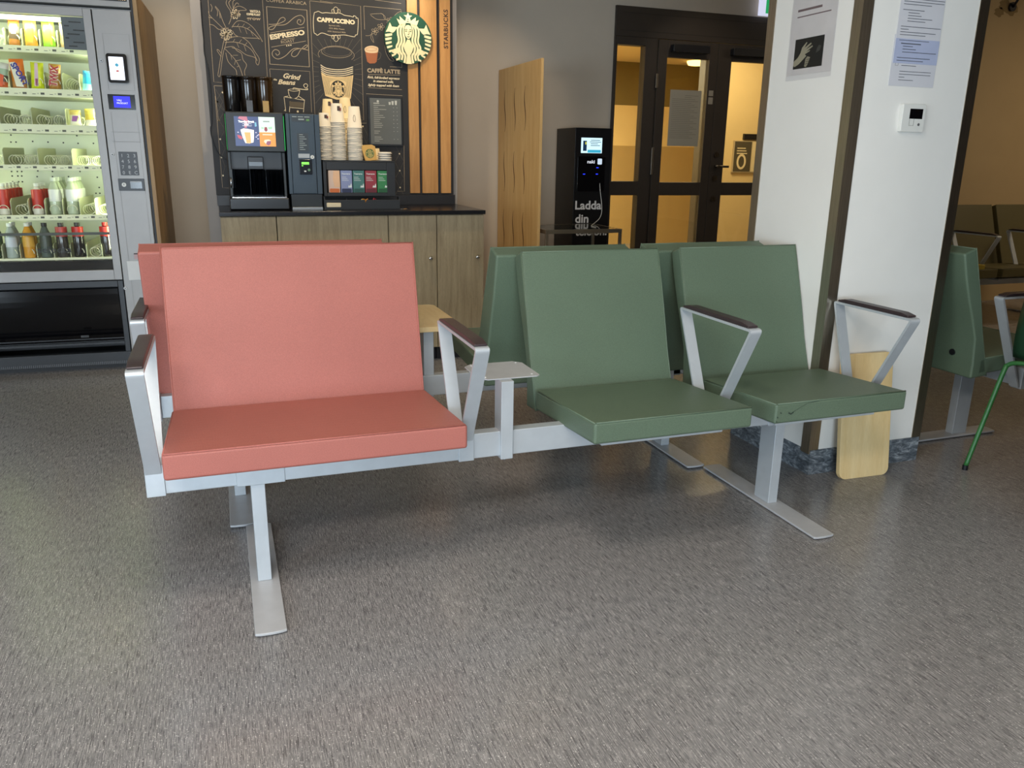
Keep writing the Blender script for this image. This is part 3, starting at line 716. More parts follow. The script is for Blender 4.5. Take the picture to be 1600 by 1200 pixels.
def bottle(label, x, y, z, h_, r, body, cap, lab=None, glassy=False, group=None, lz=(.35, .75), lean=0):
    t = vthing('bottle', label, 'bottle', x, y, z, group)
    bm = mat('bottle_'+body, body, .15, 0, .03, 8, coat=.3)
    MB().mat(bm).lathe([(0, 0), (r*.9, 0), (r, .006), (r, h_*.62), (r*.92, h_*.70), (r*.5, h_*.86), (r*.42, h_*.9), (0, h_*.9)], 0, 0, 0, 16).build('bottle_body', t)
    MB().mat(mat('cap_'+cap, cap, .4)).cyl(0, 0, h_*.9, h_, r*.5, 14).build('cap', t)
    if lab: MB().mat(mat('lab_'+lab, lab, .4)).lathe([(r+.0006, h_*lz[0]*.8), (r+.0008, h_*lz[1]*.8)], 0, 0, 0, 16).build('bottle_label', t)
    t.rotation_euler = (math.radians(-lean), 0, math.radians(-2.2)); return t
z5, c5 = cells[4]; z6, c6 = cells[5]
for j in range(5):
    g = 'red and white bottles in the fifth shelf'
    bottle('red and white drink bottle, %s in the far left coil' % ['front one', 'second one', 'third one', 'fourth one', 'last one'][j], c5[0]-.004, .115+j*.07, z5-.004, .165, .027, 'e8e2d0', 'e6e8dc', 'c63a30', group=g, lean=6, lz=(.25, 1.0))
for j in range(3):
    bottle('red and white drink bottle, %s in the third coil' % ['front one', 'middle one', 'rear one'][j], c5[2]-.002, .115+j*.07, z5-.004, .165, .027, 'e8e2d0', 'e6e8dc', 'c63a30', group='red and white bottles in the fifth shelf', lean=6, lz=(.25, 1.0))
for ci in (3, 4):
    for j in range(4):
        bottle('pale clear bottle with a white label, %s in the %s coil' % (['front one', 'second one', 'third one', 'last one'][j], {3: 'fourth', 4: 'fifth'}[ci]), c5[ci], .115+j*.075, z5-.004, .195, .029, 'c3cdb0', 'dfe6d6', 'eceee6', group='pale clear bottles in the fifth shelf', lean=5, lz=(.45, .85))
for lab, ci, bd, cp, lb, n in [('dark green bottle with a lime cap', 0, '28402c', '7cc42c', None, 2), ('milky white bottle with a white cap', 1, 'a8b2ac', 'e6ebe6', 'c9cfd6', 2), ('orange juice bottle with a white cap', 2, 'd99a34', 'e6e6dc', 'dca848', 2), ('clear bottle with a black cap', 3, '56605a', '1c1c1e', '4a5048', 1), ('grey bottle with a red label', 4, '3a3634', '4a4440', 'c04a46', 1), ('black cola bottle with a red label', 5, '1e1a1c', '3c3634', 'c42c24', 1), ('black cola bottle with a red label at the shelf end', 7, '1c181a', 'b8261e', 'c8281e', 1)]:
    for j in range(n):
        xx = min(c6[ci], -.292)
        bottle(lab+(' behind its twin' if j else ' on the bottom shelf'), xx-.004*j, .10+.075*j, z6-.002, .185, .0285, bd, cp, lb, lz=(.75, 1.1) if ci in (4, 5, 7) else (.4, .75), lean=3)
a = v(0, 367, .05); b = v(168, 363, .05)
B(mat('rail_dark', '3a3a30', .4)).box(-.975, -.262, .046, .054, a[1]-.006, a[1]+.008).build('bottle_rail', vm)

# ================================================================== coffee corner
WT0, WT1 = .862, .885
for i, (xa, xb, lab, kn) in enumerate([(-.021, .262, 'narrow oak base unit under the coffee machine', None), (.264, .866, 'wide oak base unit in the middle of the coffee counter', None), (.868, 1.146, 'oak base unit with a round knob, left of the two knobbed units', (672, 403)), (1.148, 1.432, 'oak base unit at the right end of the coffee counter', (745, 401))]):
    t = thing('base_cabinet', lab, 'cabinet', (0, 2.35, 0), 0, 'base units of the coffee counter')
    B(OAK).box(xa+.001, xb-.001, .02, .60, .08, WT0).build('body', t)
    B(BLK).box(xa+.002, xb-.002, .05, .58, 0, .08).build('plinth', t)
    dd = B(OAK).box(xa+.0015, xb-.0015, 0, .018, .085, WT0-.004).build('door', t, .001, 1)
    if kn:
        x, z = Frame((0, 2.35, 0), 0).at(*kn, 0)
        MB().mat(CHROME).lathe([(0, -.026), (.009, -.025), (.0125, -.018), (.010, -.010), (.005, -.008), (.005, 0)], x, z, 0, 16, 'y').build('knob', dd)
t = tag(B(mat('black_worktop', '121116', .22, 0, .15, 60)).box(-.024, 1.436, 2.332, 2.963, WT0, WT1).build('worktop', None, .003, 2), 'thin glossy black worktop over the oak units', 'worktop')
tag(B(mat('black_upstand', '1a1719', .4)).box(-.028, 1.412, 2.90, 2.928, WT1, .945).build('upstand', None, .001, 1), 'low black upstand board at the back of the worktop', 'board')
MB_ = 2.935
BDF = Frame((0, MB_, 0), 0)
BRD = mat('chalkboard_black', '1d1b1c', .6, 0, .08, 20)
tag_b = thing('mural_board', 'black chalkboard-style coffee mural behind the counter', 'sign', (0, MB_, 0))
B(BRD).box(-.03, 1.412, 0, .026, .945, CEIL).build('board', tag_b)
SF = Frame((0, MB_-.018, 0), 0)
for (p, q) in (((641.5, 656.6)), ((660.5, 685)), ((689.8, 705))):
    x0 = SF.at(p, 302, 0)[0]; x1 = SF.at(q, 302, 0)[0]
    sl = tag(B(SLATW).box(x0, x1, MB_-.018, MB_-.0005, .955, CEIL).build('wall_slat', None, .0015, 1), ['amber wooden slat with the round green sign on it', 'middle amber wooden slat of the three', 'rightmost amber wooden slat with dark vertical lettering'][(p > 650)+(p > 680)], 'slat', 'three amber wooden slats')
x_, z_ = SF.at(699, 76, 0)
B(mat('slat_lettering', '3a2415', .6)).text('STARBUCKS', x_+.004, -.0008, z_, h=.026, rot=PI/2, bold=.03, sp=1.12).text('on the go', x_+.004, -.0008, z_+.30, h=.024, rot=PI/2, shear=.3).build('lettering', None).parent = sl
sl.children[0].location = (0, MB_-.018, 0)
CH = mat('chalk_cream', 'a8957a', .8, 0, .05); CHB = mat('chalk_bright', 'dccbaa', .8, 0, .05); CHD = mat('chalk_dim', '6a5f52', .8)
g1 = lambda x, y: BDF.at(310+x/6.314, y/6.314, 0)
g2 = lambda x, y: BDF.at(500+x/6.314, y/6.314, 0)
g3 = lambda x, y: BDF.at(320+x/6.315, 150+y/6.315, 0)
g4 = lambda x, y: BDF.at(480+x/6.316, 150+y/6.316, 0)
art = MB(); YA = -.0006
def ln(g, pts, wd=.0022, m=CH, sm=True, closed=False, y=YA):
    P = [g(*p) for p in pts]
    if sm and len(P) > 2: P = smooth_path(P, 5, closed)
    art.mat(m).stroke(P, wd, y, closed)
def fill(g, pts, m, y=YA*2, sm=False):
    P = [g(*p) for p in pts]
    if sm: P = smooth_path(P, 4, True)
    art.mat(m).poly([tuple(p) for p in P], y)
def tx(g, s_, x0, y0, x1, y1, h_, m=CHB, bold=0, shear=0, sp=1):
    a = Vector(g(x0, y0)); b = Vector(g(x1, y1)); c = Vector(g(x0, y0-h_)); art.mat(m)
    art.text(s_, a.x, YA, a.y, w=(b-a).length, h=abs(c.y-a.y), rot=math.atan2((b-a).y, (b-a).x), bold=bold, shear=shear, sp=sp)
# frames
for pts in [[(95, 0), (152, 808), (262, 818)], [(632, 0), (680, 760)], [(155, 845), (255, 850)], [(155, 845), (200, 1200)], [(703, 680), (1098, 705), (1117, 1110)], [(703, 680), (712, 770)], [(1098, 8), (1150, 1140)], [(1098, 8), (1326, 35)]]: ln(g1, pts, .0018, sm=False)
ln(g1, [(672, 65), (1070, 100), (1095, 660), (705, 632)], .004, CH, False, True)
for pts in [[(0, 10), (400, 60), (430, 1185), (392, 1183)], [(432, 60), (800, 95), (802, 130)], [(432, 60), (440, 290)], [(540, 0), (800, 35)], [(690, 658), (808, 665), (806, 600)], [(475, 735), (790, 742)], [(475, 865), (808, 885)], [(455, 925), (812, 945)]]: ln(g2, pts, .0018, sm=False)
ln(g3, [(102, 0), (175, 905), (262, 910)], .0018, sm=False)
# dotted diamond strips
for g, pts in ((g1, [(240, 912), (188, 1004), (203, 1188)]), (g3, [(125, 57), (138, 242), (152, 426), (165, 606), (180, 785)]), (g4, [(549, 300), (910, 570), (913, 737), (917, 903)])):
    for p in pts:
        x, z = g(*p); art.mat(CHB).poly(circ(x, z, .005, n=10), YA)
ln(g1, [(170, 880), (240, 1000), (190, 1110)], .001, CHD, False); ln(g1, [(250, 870), (165, 1010), (250, 1090)], .001, CHD, False)
for y in (57, 242, 426, 606): ln(g3, [(125+y*.065, y), (200, y+90), (135+y*.065, y+180)], .001, CHD, False)
ln(g4, [(955, 490), (960, 940), (892, 940)], .0018, sm=False)
for y in (490, 655, 820): ln(g4, [(870, y), (912, y+82), (948, y)], .0012, CHD, False); ln(g4, [(912, y+80), (872, y+150)], .0012, CHD, False); ln(g4, [(912, y+80), (950, y+150)], .0012, CHD, False)
ln(g4, [(552, 300), (600, 390)], .001, CHD, False); ln(g4, [(552, 300), (548, 380), (600, 500)], .001, CHD, False); ln(g4, [(530, 268), (585, 268)], .0018, CH, False)
# coffee plant
for pts in [[(108, 240), (150, 250), (200, 290), (240, 285)], [(100, 110), (110, 150), (170, 210), (240, 278)], [(165, 60), (205, 110), (238, 200), (275, 280)], [(120, 40), (135, 75), (125, 115)], [(165, 70), (190, 110), (185, 160)], [(100, 170), (140, 180)], [(210, 130), (215, 180)],
            [(330, 270), (380, 210), (450, 212), (530, 262), (590, 340), (632, 412), (590, 380), (520, 376), (440, 370), (370, 350), (335, 305)], [(340, 262), (430, 265), (500, 295), (560, 345), (625, 408)],
            [(260, 405), (330, 368), (420, 365), (500, 420), (550, 500), (600, 580), (590, 640), (568, 620), (560, 570), (470, 540), (400, 492), (330, 470)], [(260, 420), (350, 415), (450, 440), (530, 500), (580, 600)],
            [(258, 470), (340, 460), (380, 500), (425, 530), (440, 590), (475, 640), (455, 700), (460, 745)], [(270, 520), (290, 600), (330, 650), (370, 690), (380, 740)], [(255, 475), (320, 540), (370, 600), (410, 670), (437, 750)],
            [(285, 300), (252, 400), (228, 520), (192, 742)], [(300, 330), (266, 450), (242, 540), (213, 745), (192, 742)], [(225, 560), (185, 500), (195, 490), (228, 530)],
            [(300, 240), (325, 170), (315, 110)], [(318, 110), (275, 40), (280, 0)], [(325, 90), (300, 30), (320, 0)], [(330, 100), (400, 60), (475, 98), (400, 105), (335, 120)], [(340, 90), (375, 30), (400, 45)], [(345, 95), (340, 20), (360, 0)]]: ln(g1, pts, .0020, CH)
for (cx, cy, r, n) in ((275, 335, 62, 15), (365, 140, 50, 13)):
    for i in range(n):
        a = 2*PI*i/n+.3*(i % 3); b = a+.5
        ln(g1, [(cx, cy), (cx+r*.6*math.cos(a), cy+r*.6*math.sin(a)), (cx+r*math.cos(b), cy+r*math.sin(b)), (cx+r*.5*math.cos(b+.2), cy+r*.55*math.sin(b+.2)), (cx+4, cy)], .0020, CHB if i % 2 else CH)
for (a, b) in [((380, 268), (400, 235)), ((430, 268), (455, 235)), ((480, 285), (510, 265)), ((400, 268), (420, 320)), ((460, 280), (480, 335)), ((520, 315), (540, 355)), ((340, 415), (360, 385)), ((400, 425), (425, 390)), ((460, 445), (480, 420)), ((380, 425), (400, 470)), ((450, 445), (470, 505)), ((320, 540), (330, 590)), ((340, 545), (390, 545)), ((370, 600), (420, 590)), ((365, 600), (355, 640)), ((400, 650), (380, 660))]: ln(g1, [a, b], .0014, CH, False)
tx(g1, 'WATCH A', 508, 122, 612, 128, 24, CHB, .05); tx(g1, 'COFFEE PLANT', 475, 148, 612, 158, 20, CHB, .05); tx(g1, 'grow', 478, 195, 616, 200, 32, CH, .02)
tx(g1, 'COFFEA ARABICA', 668, 15, 1066, 50, 32, CH, 0)
tx(g1, 'ESPRESSO', 712, 390, 1052, 340, 46, CHB, .045); tx(g1, 'ROAST', 818, 430, 950, 414, 28, CH, .0)
for pts in [[(710, 325), (1045, 270)], [(720, 465), (1060, 405)], [(818, 392), (950, 374)]]: ln(g1, pts, .0022, CH, False)
for i in range(3):
    x, z = g1(872+i*20, 452-i*3); art.mat(CHB).poly(circ(x, z, .0035, n=8), YA)
for pts in [[(695, 240), (740, 240), (800, 230), (855, 200), (840, 172), (805, 185), (775, 235), (740, 285), (705, 292), (700, 270), (760, 250), (860, 240), (950, 170), (1010, 152), (1045, 185), (1035, 230), (1005, 245), (975, 225), (985, 195), (1010, 200), (1005, 220)],
            [(1082, 495), (1000, 480), (940, 500), (918, 540), (940, 560), (975, 545), (1010, 490), (1060, 445), (1075, 455), (1040, 480), (940, 480), (860, 550), (790, 582), (740, 560), (728, 520), (755, 490), (790, 500), (800, 530), (775, 545), (762, 525)]]: ln(g1, pts, .0030, CH)
tx(g1, 'Grind', 838, 768, 1010, 790, 48, CHB, .03, .35); tx(g1, 'the', 742, 790, 775, 795, 18, CHB, .03, .35); tx(g1, 'Beans', 785, 828, 960, 838, 46, CHB, .03, .35)
# grinder
for pts in [[(845, 955), (1050, 990)], [(845, 955), (885, 948)], [(1050, 990), (990, 950)], [(845, 958), (862, 1100)], [(1046, 992), (1036, 1108)], [(905, 1000), (898, 1105)], [(858, 1080), (846, 1095)], [(905, 1060), (1040, 1072)]]: ln(g1, pts, .003, CHB, False)
fill(g1, [(895, 1000), (1040, 1012), (1035, 1062), (900, 1052)], mat('chalk_shade', '5b5142', .8))
ln(g1, [(885, 885), (900, 950), (945, 972), (985, 950), (1000, 890)], .003, CHB); ln(g1, [(885, 885), (940, 900), (1000, 890), (940, 878)], .0025, CHB, True, True)
ln(g1, [(935, 885), (940, 868), (1000, 878), (1075, 885), (1072, 870)], .004, CHB); ln(g1, [(1052, 865), (1038, 840), (1060, 826), (1078, 842), (1066, 868)], .003, CHB, True, True)
x, z = g1(980, 1100); art.mat(CHB).poly(circ(x, z, .006, n=12), YA*3)
# cappuccino plaque
ln(g2, [(-55, 125), (-35, 118), (-15, 112), (20, 128), (60, 125), (115, 130), (195, 130), (240, 150), (300, 160), (328, 168), (332, 155), (355, 165), (356, 180), (376, 190), (370, 330), (350, 345), (345, 360), (325, 362), (240, 345), (170, 350), (100, 350), (20, 325), (-25, 348), (-40, 335), (-60, 318), (-66, 220), (-62, 160), (-58, 140)], .0030, CHB, True, True)
for cy in (110, 365):
    for dx, rr in ((-28, 12), (0, 20), (28, 12)):
        x, z = g2(157+dx, cy+(0 if dx else (-8 if cy < 200 else 12))); art.mat(CHB).stroke(circ(x, z, rr*.0007, rr*.0009, 14), .002, YA, True)
tx(g2, 'CAPPUCCINO', -30, 210, 345, 240, 40, CHB, .06); tx(g2, 'Espresso with...', 88, 256, 205, 264, 14, CH, .01); tx(g2, '35% Milk Foam', 88, 284, 240, 296, 14, CH, .01); tx(g2, '65% Steamed Milk', 75, 314, 255, 328, 14, CH, .01)
# rays and big cup
for i in range(34):
    a = 2*PI*i/34+.05; cx, cy = 165, 720
    r0 = 175+30*abs(math.sin(a)); r1 = 520
    x0, y0, x1, y1 = cx+r0*math.cos(a), cy+r0*1.3*math.sin(a), cx+r1*math.cos(a), cy+r1*1.2*math.sin(a)
    def clipx(x, y):
        t = 1
        if x < -98+.045*y: t = ((-98+.045*y)-cx)/(x-cx)
        if x > 400+.02*y: t = min(t, ((400+.02*y)-cx)/(x-cx))
        x, y = cx+(x-cx)*t, cy+(y-cy)*t
        if y < 385: t2 = (385-cy)/(y-cy); x, y = cx+(x-cx)*t2, 385
        if y > 1165: t2 = (1165-cy)/(y-cy); x, y = cx+(x-cx)*t2, 1165
        return x, y
    x1, y1 = clipx(x1, y1)
    if abs(x1-cx) > abs(x0-cx) or abs(y1-cy) > abs(y0-cy): ln(g2, [(x0, y0), (x1, y1)], .0013, CHD, False)
fill(g2, [(-5, 560), (330, 590), (325, 760), (10, 720)], BRD)
for rx, ry, cx, cy, m in ((178, 78, 160, 540, CH), (150, 58, 165, 512, CH), (135, 48, 170, 505, CHD)):
    ln(g2, [(cx+rx*math.cos(t), cy+ry*math.sin(t)+.05*rx*math.cos(t)) for t in [2*PI*i/24 for i in range(24)]], .0018, m, True, True)
ln(g2, [(5, 600), (70, 640), (170, 655), (270, 640), (345, 590)], .0016, CHD)
for i in range(4): ln(g2, [(5+i*2, 640+i*20), (60, 672+i*20), (160, 688+i*20), (250, 682+i*20), (325, 660+i*20)], .0045, CHB, y=YA*3)
fill(g2, [(10, 712), (60, 745), (160, 760), (250, 758), (328, 742), (303, 975), (250, 985), (160, 982), (52, 945)], mat('mural_cup_cream', 'ddbf8a', .8, 0, .03), YA*3)
for i in range(1, 27):
    u = i/27; xt = 12+u*314; xb = 50+u*250; yt = 722+44*math.sin(u*PI)**.7; yb = 930+30*u
    if abs(u-.52) < .27: yb = 800-30*(1-((u-.52)/.27)**2)**.5+20
    ln(g2, [(xt, yt+8), (xb if yb > 850 else xt+(xb-xt)*.25, yb)], .0016, BRD, False, y=YA*5)
art.build('chalk_art', tag_b)
# round logo, drawn once and used on the big sign and on the painted cup
def siren(k, cx, cz, R, y, G, W, flip=1):
    """double-tailed crowned figure of the coffee company's round mark; 1 unit = R"""
    def P(pts, m, dy, sm=False):
        q = [(cx+a*R, cz+b*R) for a, b in pts]
        if sm: q = smooth_path(q, 4, True)
        k.mat(m).poly([tuple(p) for p in q], y+dy*YA)
    def S(pts, m, wd, dy):
        k.mat(m).stroke(smooth_path([(cx+a*R, cz+b*R) for a, b in pts], 6), wd*R, y+dy*YA)
    # tails
    for s_ in (-1, 1):
        P([(s_*.77, .60), (s_*.69, .44), (s_*.45, .43), (s_*.58, .26), (s_*.66, .20), (s_*.80, .24), (s_*.955, .22), (s_*.87, .36)], W, 1)
        for i in range(7):
            a = .11-.155*i; x1 = min(.995*math.sqrt(max(0, 1-min(.99, abs(a-.02))**2)), .985); w_ = .10-.009*i
            xi = x1-.30+.022*i
            P([(s_*x1, a+.02), (s_*(x1-.12), a+.05), (s_*xi, a+.075), (s_*(xi), a+.075-w_*.85), (s_*(x1-.12), a+.04-w_), (s_*(x1-.01), a-.065)], W, 1)
        P([(s_*.62, -.42), (s_*.47, -.38), (s_*.38, -.30), (s_*.34, -.50), (s_*.44, -.58), (s_*.60, -.62), (s_*.72, -.55)], W, 1)
    # hair locks as wavy bands
    for s_ in (-1, 1):
        for i, (x0, wd) in enumerate(((.17, .085), (.29, .085), (.41, .075))):
            S([(s_*(x0*.55+.05), .62-.03*i), (s_*(x0+.02), .40), (s_*(x0+.035), .18), (s_*(x0+.0), -.02), (s_*(x0+.02), -.16), (s_*(x0+.10), -.32), (s_*(x0+.07), -.52), (s_*(x0-.02), -.66), (s_*(x0+.02), -.84 if i else -.95)], W, wd, 2)
    P([(-.04, .0), (-.10, -.12), (-.22, -.30), (-.16, -.48), (-.07, -.64), (-.13, -.98), (.13, -.98), (.07, -.64), (.16, -.48), (.22, -.30), (.10, -.12), (.04, .0)], W, 3)
    # face
    P([(0, .56), (.14, .50), (.19, .30), (.15, .10), (.06, -.01), (0, -.03), (-.06, -.01), (-.15, .10), (-.19, .30), (-.14, .50)], G, 3.5, True)
    P([(0, .54), (.125, .48), (.165, .30), (.13, .12), (.05, .02), (0, .0), (-.05, .02), (-.13, .12), (-.165, .30), (-.125, .48)], W, 4, True)
    for s_ in (-1, 1):
        S([(s_*.04, .34), (s_*.09, .37), (s_*.15, .34)], G, .025, 5); S([(s_*.05, .28), (s_*.09, .30), (s_*.14, .28)], G, .03, 5)
    S([(.02, .30), (.03, .20), (-.02, .17), (.03, .165)], G, .02, 5); S([(-.05, .09), (0, .075), (.05, .09)], G, .03, 5)
    # crown and star
    P([(-.36, .52), (-.48, .76), (-.34, .70), (-.36, .86), (-.18, .72), (-.02, .66), (.14, .72), (.34, .86), (.32, .70), (.46, .76), (.36, .50), (.16, .60), (0, .62), (-.18, .60)], W, 3)
    P([(-.14, .66), (-.05, .80), (.0, .72), (.05, .80), (.14, .66), (.0, .70)], W, 3.2)
    st = []
    for i in range(10):
        r_ = .19 if i % 2 == 0 else .08; t_ = PI/2+i*PI/5; st.append((r_*math.cos(t_), .855+r_*math.sin(t_)*.9))
    P(st, W, 3.6)
SGN = 2.895
sg = thing('round_sign', 'round dark green coffee company sign with a cream crowned figure', 'sign', (0, SGN, 0))
SGF = Frame((0, SGN, 0), 0)
cx, cz = SGF.at(638, 59.8, 0); R_ = .1445
SG = mat('sign_green', '1d4a36', .4, 0, .03); SW = mat('sign_cream', 'e8d6a8', .5, 0, .02)
B(SG).prism(circ(cx, cz, R_, n=56), 'y', 0, .022).build('disc', sg, .0015, 1)
MB().mat(BLK).cyl(cx, cz, .022, MB_-SGN, .03, 16, ax='y').build('mount', sg)
k = MB(); siren(k, cx, cz-.004, R_*.985, -.0004, SG, SW); k.build('emblem', sg)
k = MB(); x, z = g2(180, 878); k.mat(mat('logo_black', '15130f', .7)).poly(circ(x, z, .0445, .0475, 30), YA*6); siren(k, x, z, .044, YA*6, mat('logo_black', '15130f', .7), mat('mural_cup_cream', 'ddbf8a', .8)); k.build('cup_emblem', tag_b)
# latte corner of the mural
k = MB(); art = k
fill(g2, [(443, 500), (572, 510), (558, 610), (540, 625), (490, 627), (465, 608)], mat('mug_brown', '9a5b3a', .8), YA*2)
fill(g2, [(440, 480), (470, 458), (520, 452), (570, 468), (574, 500), (560, 520), (500, 524), (450, 512)], mat('mug_cream', 'd3b58f', .8), YA*3, True)
ln(g2, [(455, 482), (500, 468), (555, 480), (548, 496), (500, 502), (460, 494)], .0015, mat('mug_brown', '9a5b3a', .8), True, True, YA*4)
ln(g2, [(574, 510), (600, 530), (590, 575), (566, 590)], .002, CHD)
tx(g2, 'CAFFÈ LATTE', 466, 712, 790, 728, 38, CH, .045); tx(g2, 'Rich, full-bodied espresso', 468, 770, 785, 786, 22, CHB, .03, .3); tx(g2, 'in steamed milk,', 525, 808, 725, 820, 22, CHB, .03, .3); tx(g2, 'lightly topped with foam', 475, 846, 780, 860, 22, CHB, .03, .3)
for cx_, cy_ in ((540, 310), (600, 265), (690, 205)):
    for i in range(5):
        a = 2*PI*i/5; ln(g2, [(cx_, cy_), (cx_+26*math.cos(a-.4), cy_+26*math.sin(a-.4)), (cx_+36*math.cos(a), cy_+36*math.sin(a)), (cx_+26*math.cos(a+.4), cy_+26*math.sin(a+.4)), (cx_, cy_)], .0016, CH)
for pts in [[(495, 140), (560, 135), (620, 140), (640, 190), (700, 200)], [(500, 150), (560, 190), (640, 195)], [(600, 130), (640, 160), (645, 190)], [(450, 352), (490, 350), (515, 330), (500, 370), (530, 420), (515, 350)], [(720, 170), (760, 130), (800, 110)], [(640, 440), (650, 520), (690, 590), (730, 600), (690, 540), (660, 460)], [(650, 470), (690, 560)]]: ln(g2, pts, .0016, CH)
k.build('latte_art', tag_b)
# menu sheet in a black frame
MF = Frame((0, 2.918, 0), 0)
mn = thing('menu_frame', 'small framed drinks menu hanging on the mural board', 'sign', (0, 2.918, 0))
x0, z1 = MF.at(574, 150, 0); x1, z0 = MF.at(630, 229, 0)
B(BLK).box(x0, x1, 0, MB_-2.918, z0, z1).build('frame', mn, .002, 1)
k = B(mat('menu_grey', '5a5c5a', .5)).box(x0+.013, x1-.010, -.0012, 0, z0+.012, z1-.010).mat(mat('menu_print', 'b5b5ac', .6))
for i in range(19):
    z = z1-.05-i*.0115; random.seed(i)
    if i in (12, 15): continue
    k.box(x0+.035, x0+.055+random.random()*.06, -.0016, -.0012, z-.0022, z)
    if i % 2: k.box(x1-.058, x1-.053, -.0016, -.0012, z-.002, z); k.box(x1-.036, x1-.031, -.0016, -.0012, z-.002, z)
for dx, h_ in ((-.078, .016), (-.060, .022), (-.040, .025)): k.prism([(x1+dx-.005, z1-.046), (x1+dx+.005, z1-.046), (x1+dx+.007, z1-.046+h_), (x1+dx-.007, z1-.046+h_)], 'y', -.0016, -.0012)
k.prism(circ(x0+.062, z1-.028, .007, n=12), 'y', -.0016, -.0012).box(x0+.035, x0+.07, -.0016, -.0012, z1-.042, z1-.037)
k.build('menu_sheet', mn)
# black cable down the left side of the board
pts = [on(u, vv, 'y', 2.93) for u, vv in [(313, 0), (316, 40), (318, 60), (319, 80), (322, 95), (326, 110)]]
pts2 = [on(u, vv, 'y', 2.93) for u, vv in [(331, 190), (329, 200), (331, 215), (340, 238), (354, 250), (362, 256)]]
k = MB().mat(BLK).tube(smooth_path(pts+[on(330, 150, 'y', 2.93)]+pts2, 5), .003, 6)
tag(k.build('power_cable'), 'thin black cable hanging beside the left edge of the mural board', 'cable')

t = thing('picture_lamp', 'small lamp on an arm above the round green sign', 'lamp', (1.16, 2.76, 2.16))
MB().mat(BLK).tube([(0, .17, .05), (0, .08, .06), (0, .02, .03)], .008, 8).build('arm', t)
MB().mat(BLK).lathe([(.02, .03), (.045, -.03), (.043, -.03), (.018, .028)], 0, 0, 0, 20).build('lamp_shade', t)
MB().mat(mat('lamp_bulb_white', 'fff4e0', .5, emit=110)).lathe([(0, -.05), (.025, -.04), (.034, -.015), (.025, .01), (0, .02)], 0, 0, 0, 16).build('bulb', t)
# ------------------------------------------------------------------ coffee machine
DG2 = mat('dark_graphite', '202426', .4, .1, .06); GRN = mat('green_edge_light', '3cff7a', .4, emit=.8)
cm = thing('coffee_machine', 'black coffee machine with a lit touch screen and three bean hoppers', 'coffee machine', (0, 2.5, WT1))
def K(x0, x1, y0, y1, z0, z1, m, name, par, bev=.003, **kw): return B(m).box(x0, x1, y0, y1, z0-WT1, z1-WT1).build(name, par, bev, 2)
CF = Frame((0, 2.5, 0), 0)
K(.043, .340, .10, .36, .90, 1.40, BLK, 'body', cm)
K(.043, .058, .0, .10, .955, 1.19, DG2, 'side_cheek', cm); K(.325, .340, .0, .10, .955, 1.19, DG2, 'side_cheek', cm)
K(.036, .345, -.045, .10, WT1+.004, .950, mat('drip_tray_black', '16181b', .3), 'drip_tray', cm, .006)
K(.050, .335, -.035, .09, .950, .956, CHROME, 'drip_grate', cm, .001)
hd = K(.045, .342, -.022, .36, 1.19, 1.394, DG2, 'screen_head', cm, .006)
x0, z1 = Frame((0, 2.478, 0), 0).at(365, 181.5, 0); x1, z0 = Frame((0, 2.478, 0), 0).at(431.5, 229, 0)
z0 -= WT1; z1 -= WT1
E_ = lambda n, c, e=1.0: mat(n, c, .3, emit=e)
xs = x0+(x1-x0)*.60
k = B(E_('screen_navy', '3c4a78', .9)).box(x0, xs, -.0235, -.022, z0, z1)
k.mat(E_('screen_mint', 'd8f0dc', 1.0)).box(xs, x1, -.0235, -.022, z0+(z1-z0)*.48, z1)
k.mat(E_('screen_orange', 'f0983c', 1.0)).box(xs, x1, -.0235, -.022, z0, z0+(z1-z0)*.48)
W_ = x1-x0; H_ = z1-z0; q = lambda a, b: (x0+a*W_, z0+b*H_)
def sp_(pts, n_, c, e=1.0, dy=0): k.mat(E_(n_, c, e)).poly([q(*p) for p in pts], -.0238-dy*.0002)
sp_([(.13, 1.0), (.32, 1.0), (.34, .85), (.30, .62), (.24, .62), (.26, .85), (.1, .93)], 'screen_pink', 'c87888', .9)
sp_([(.05, .38), (.12, .36), (.18, .30), (.16, .22), (.08, .26)], 'screen_red', 'c84858', .9)
sp_([(.14, .55), (.22, .60), (.34, .58), (.47, .55), (.46, .30), (.44, .13), (.34, .09), (.24, .10), (.18, .30)], 'screen_white', 'fff4e4', 1.1, 1)
sp_([(.23, .47), (.38, .47), (.38, .10), (.27, .10)], 'screen_tan', 'eab368', 1.0, 2)
sp_([(.50, .80), (.54, .82), (.55, .68), (.50, .66)], 'screen_cyan', '7ab8d0', .9)
for a_, b_ in ((.50, .45), (.53, .35), (.50, .30), (.56, .38), (.54, .24), (.06, .45)): sp_([(a_, b_), (a_+.04, b_), (a_+.03, b_+.03), (a_, b_+.025)], 'screen_pale', 'e0d8f0', 1, 1)
sp_([(.73, .55), (.74, .66), (.80, .66), (.81, .55), (.77, .50)], 'screen_darkred', '9a3a44', .9, 1)
sp_([(.66, .60), (.72, .60), (.72, .64), (.66, .66)], 'screen_green', 'a8dcae', .95, 1); sp_([(.84, .60), (.92, .60), (.93, .68), (.83, .65)], 'screen_green', 'a8dcae', .95, 1)
sp_([(.70, .16), (.72, .22), (.82, .24), (.88, .20), (.85, .08), (.78, .04)], 'screen_cream', 'f4e4c4', 1.0, 1); sp_([(.75, .08), (.78, .18), (.88, .19), (.86, .07), (.80, .03)], 'screen_mauve', '9a5a70', .9, 2)
k.mat(E_('screen_grey', '98a49c', .9)).box(*[q(.71, 0)[0], q(.87, 0)[0]], -.0242, -.0238, q(0, .83)[1], q(0, .87)[1])
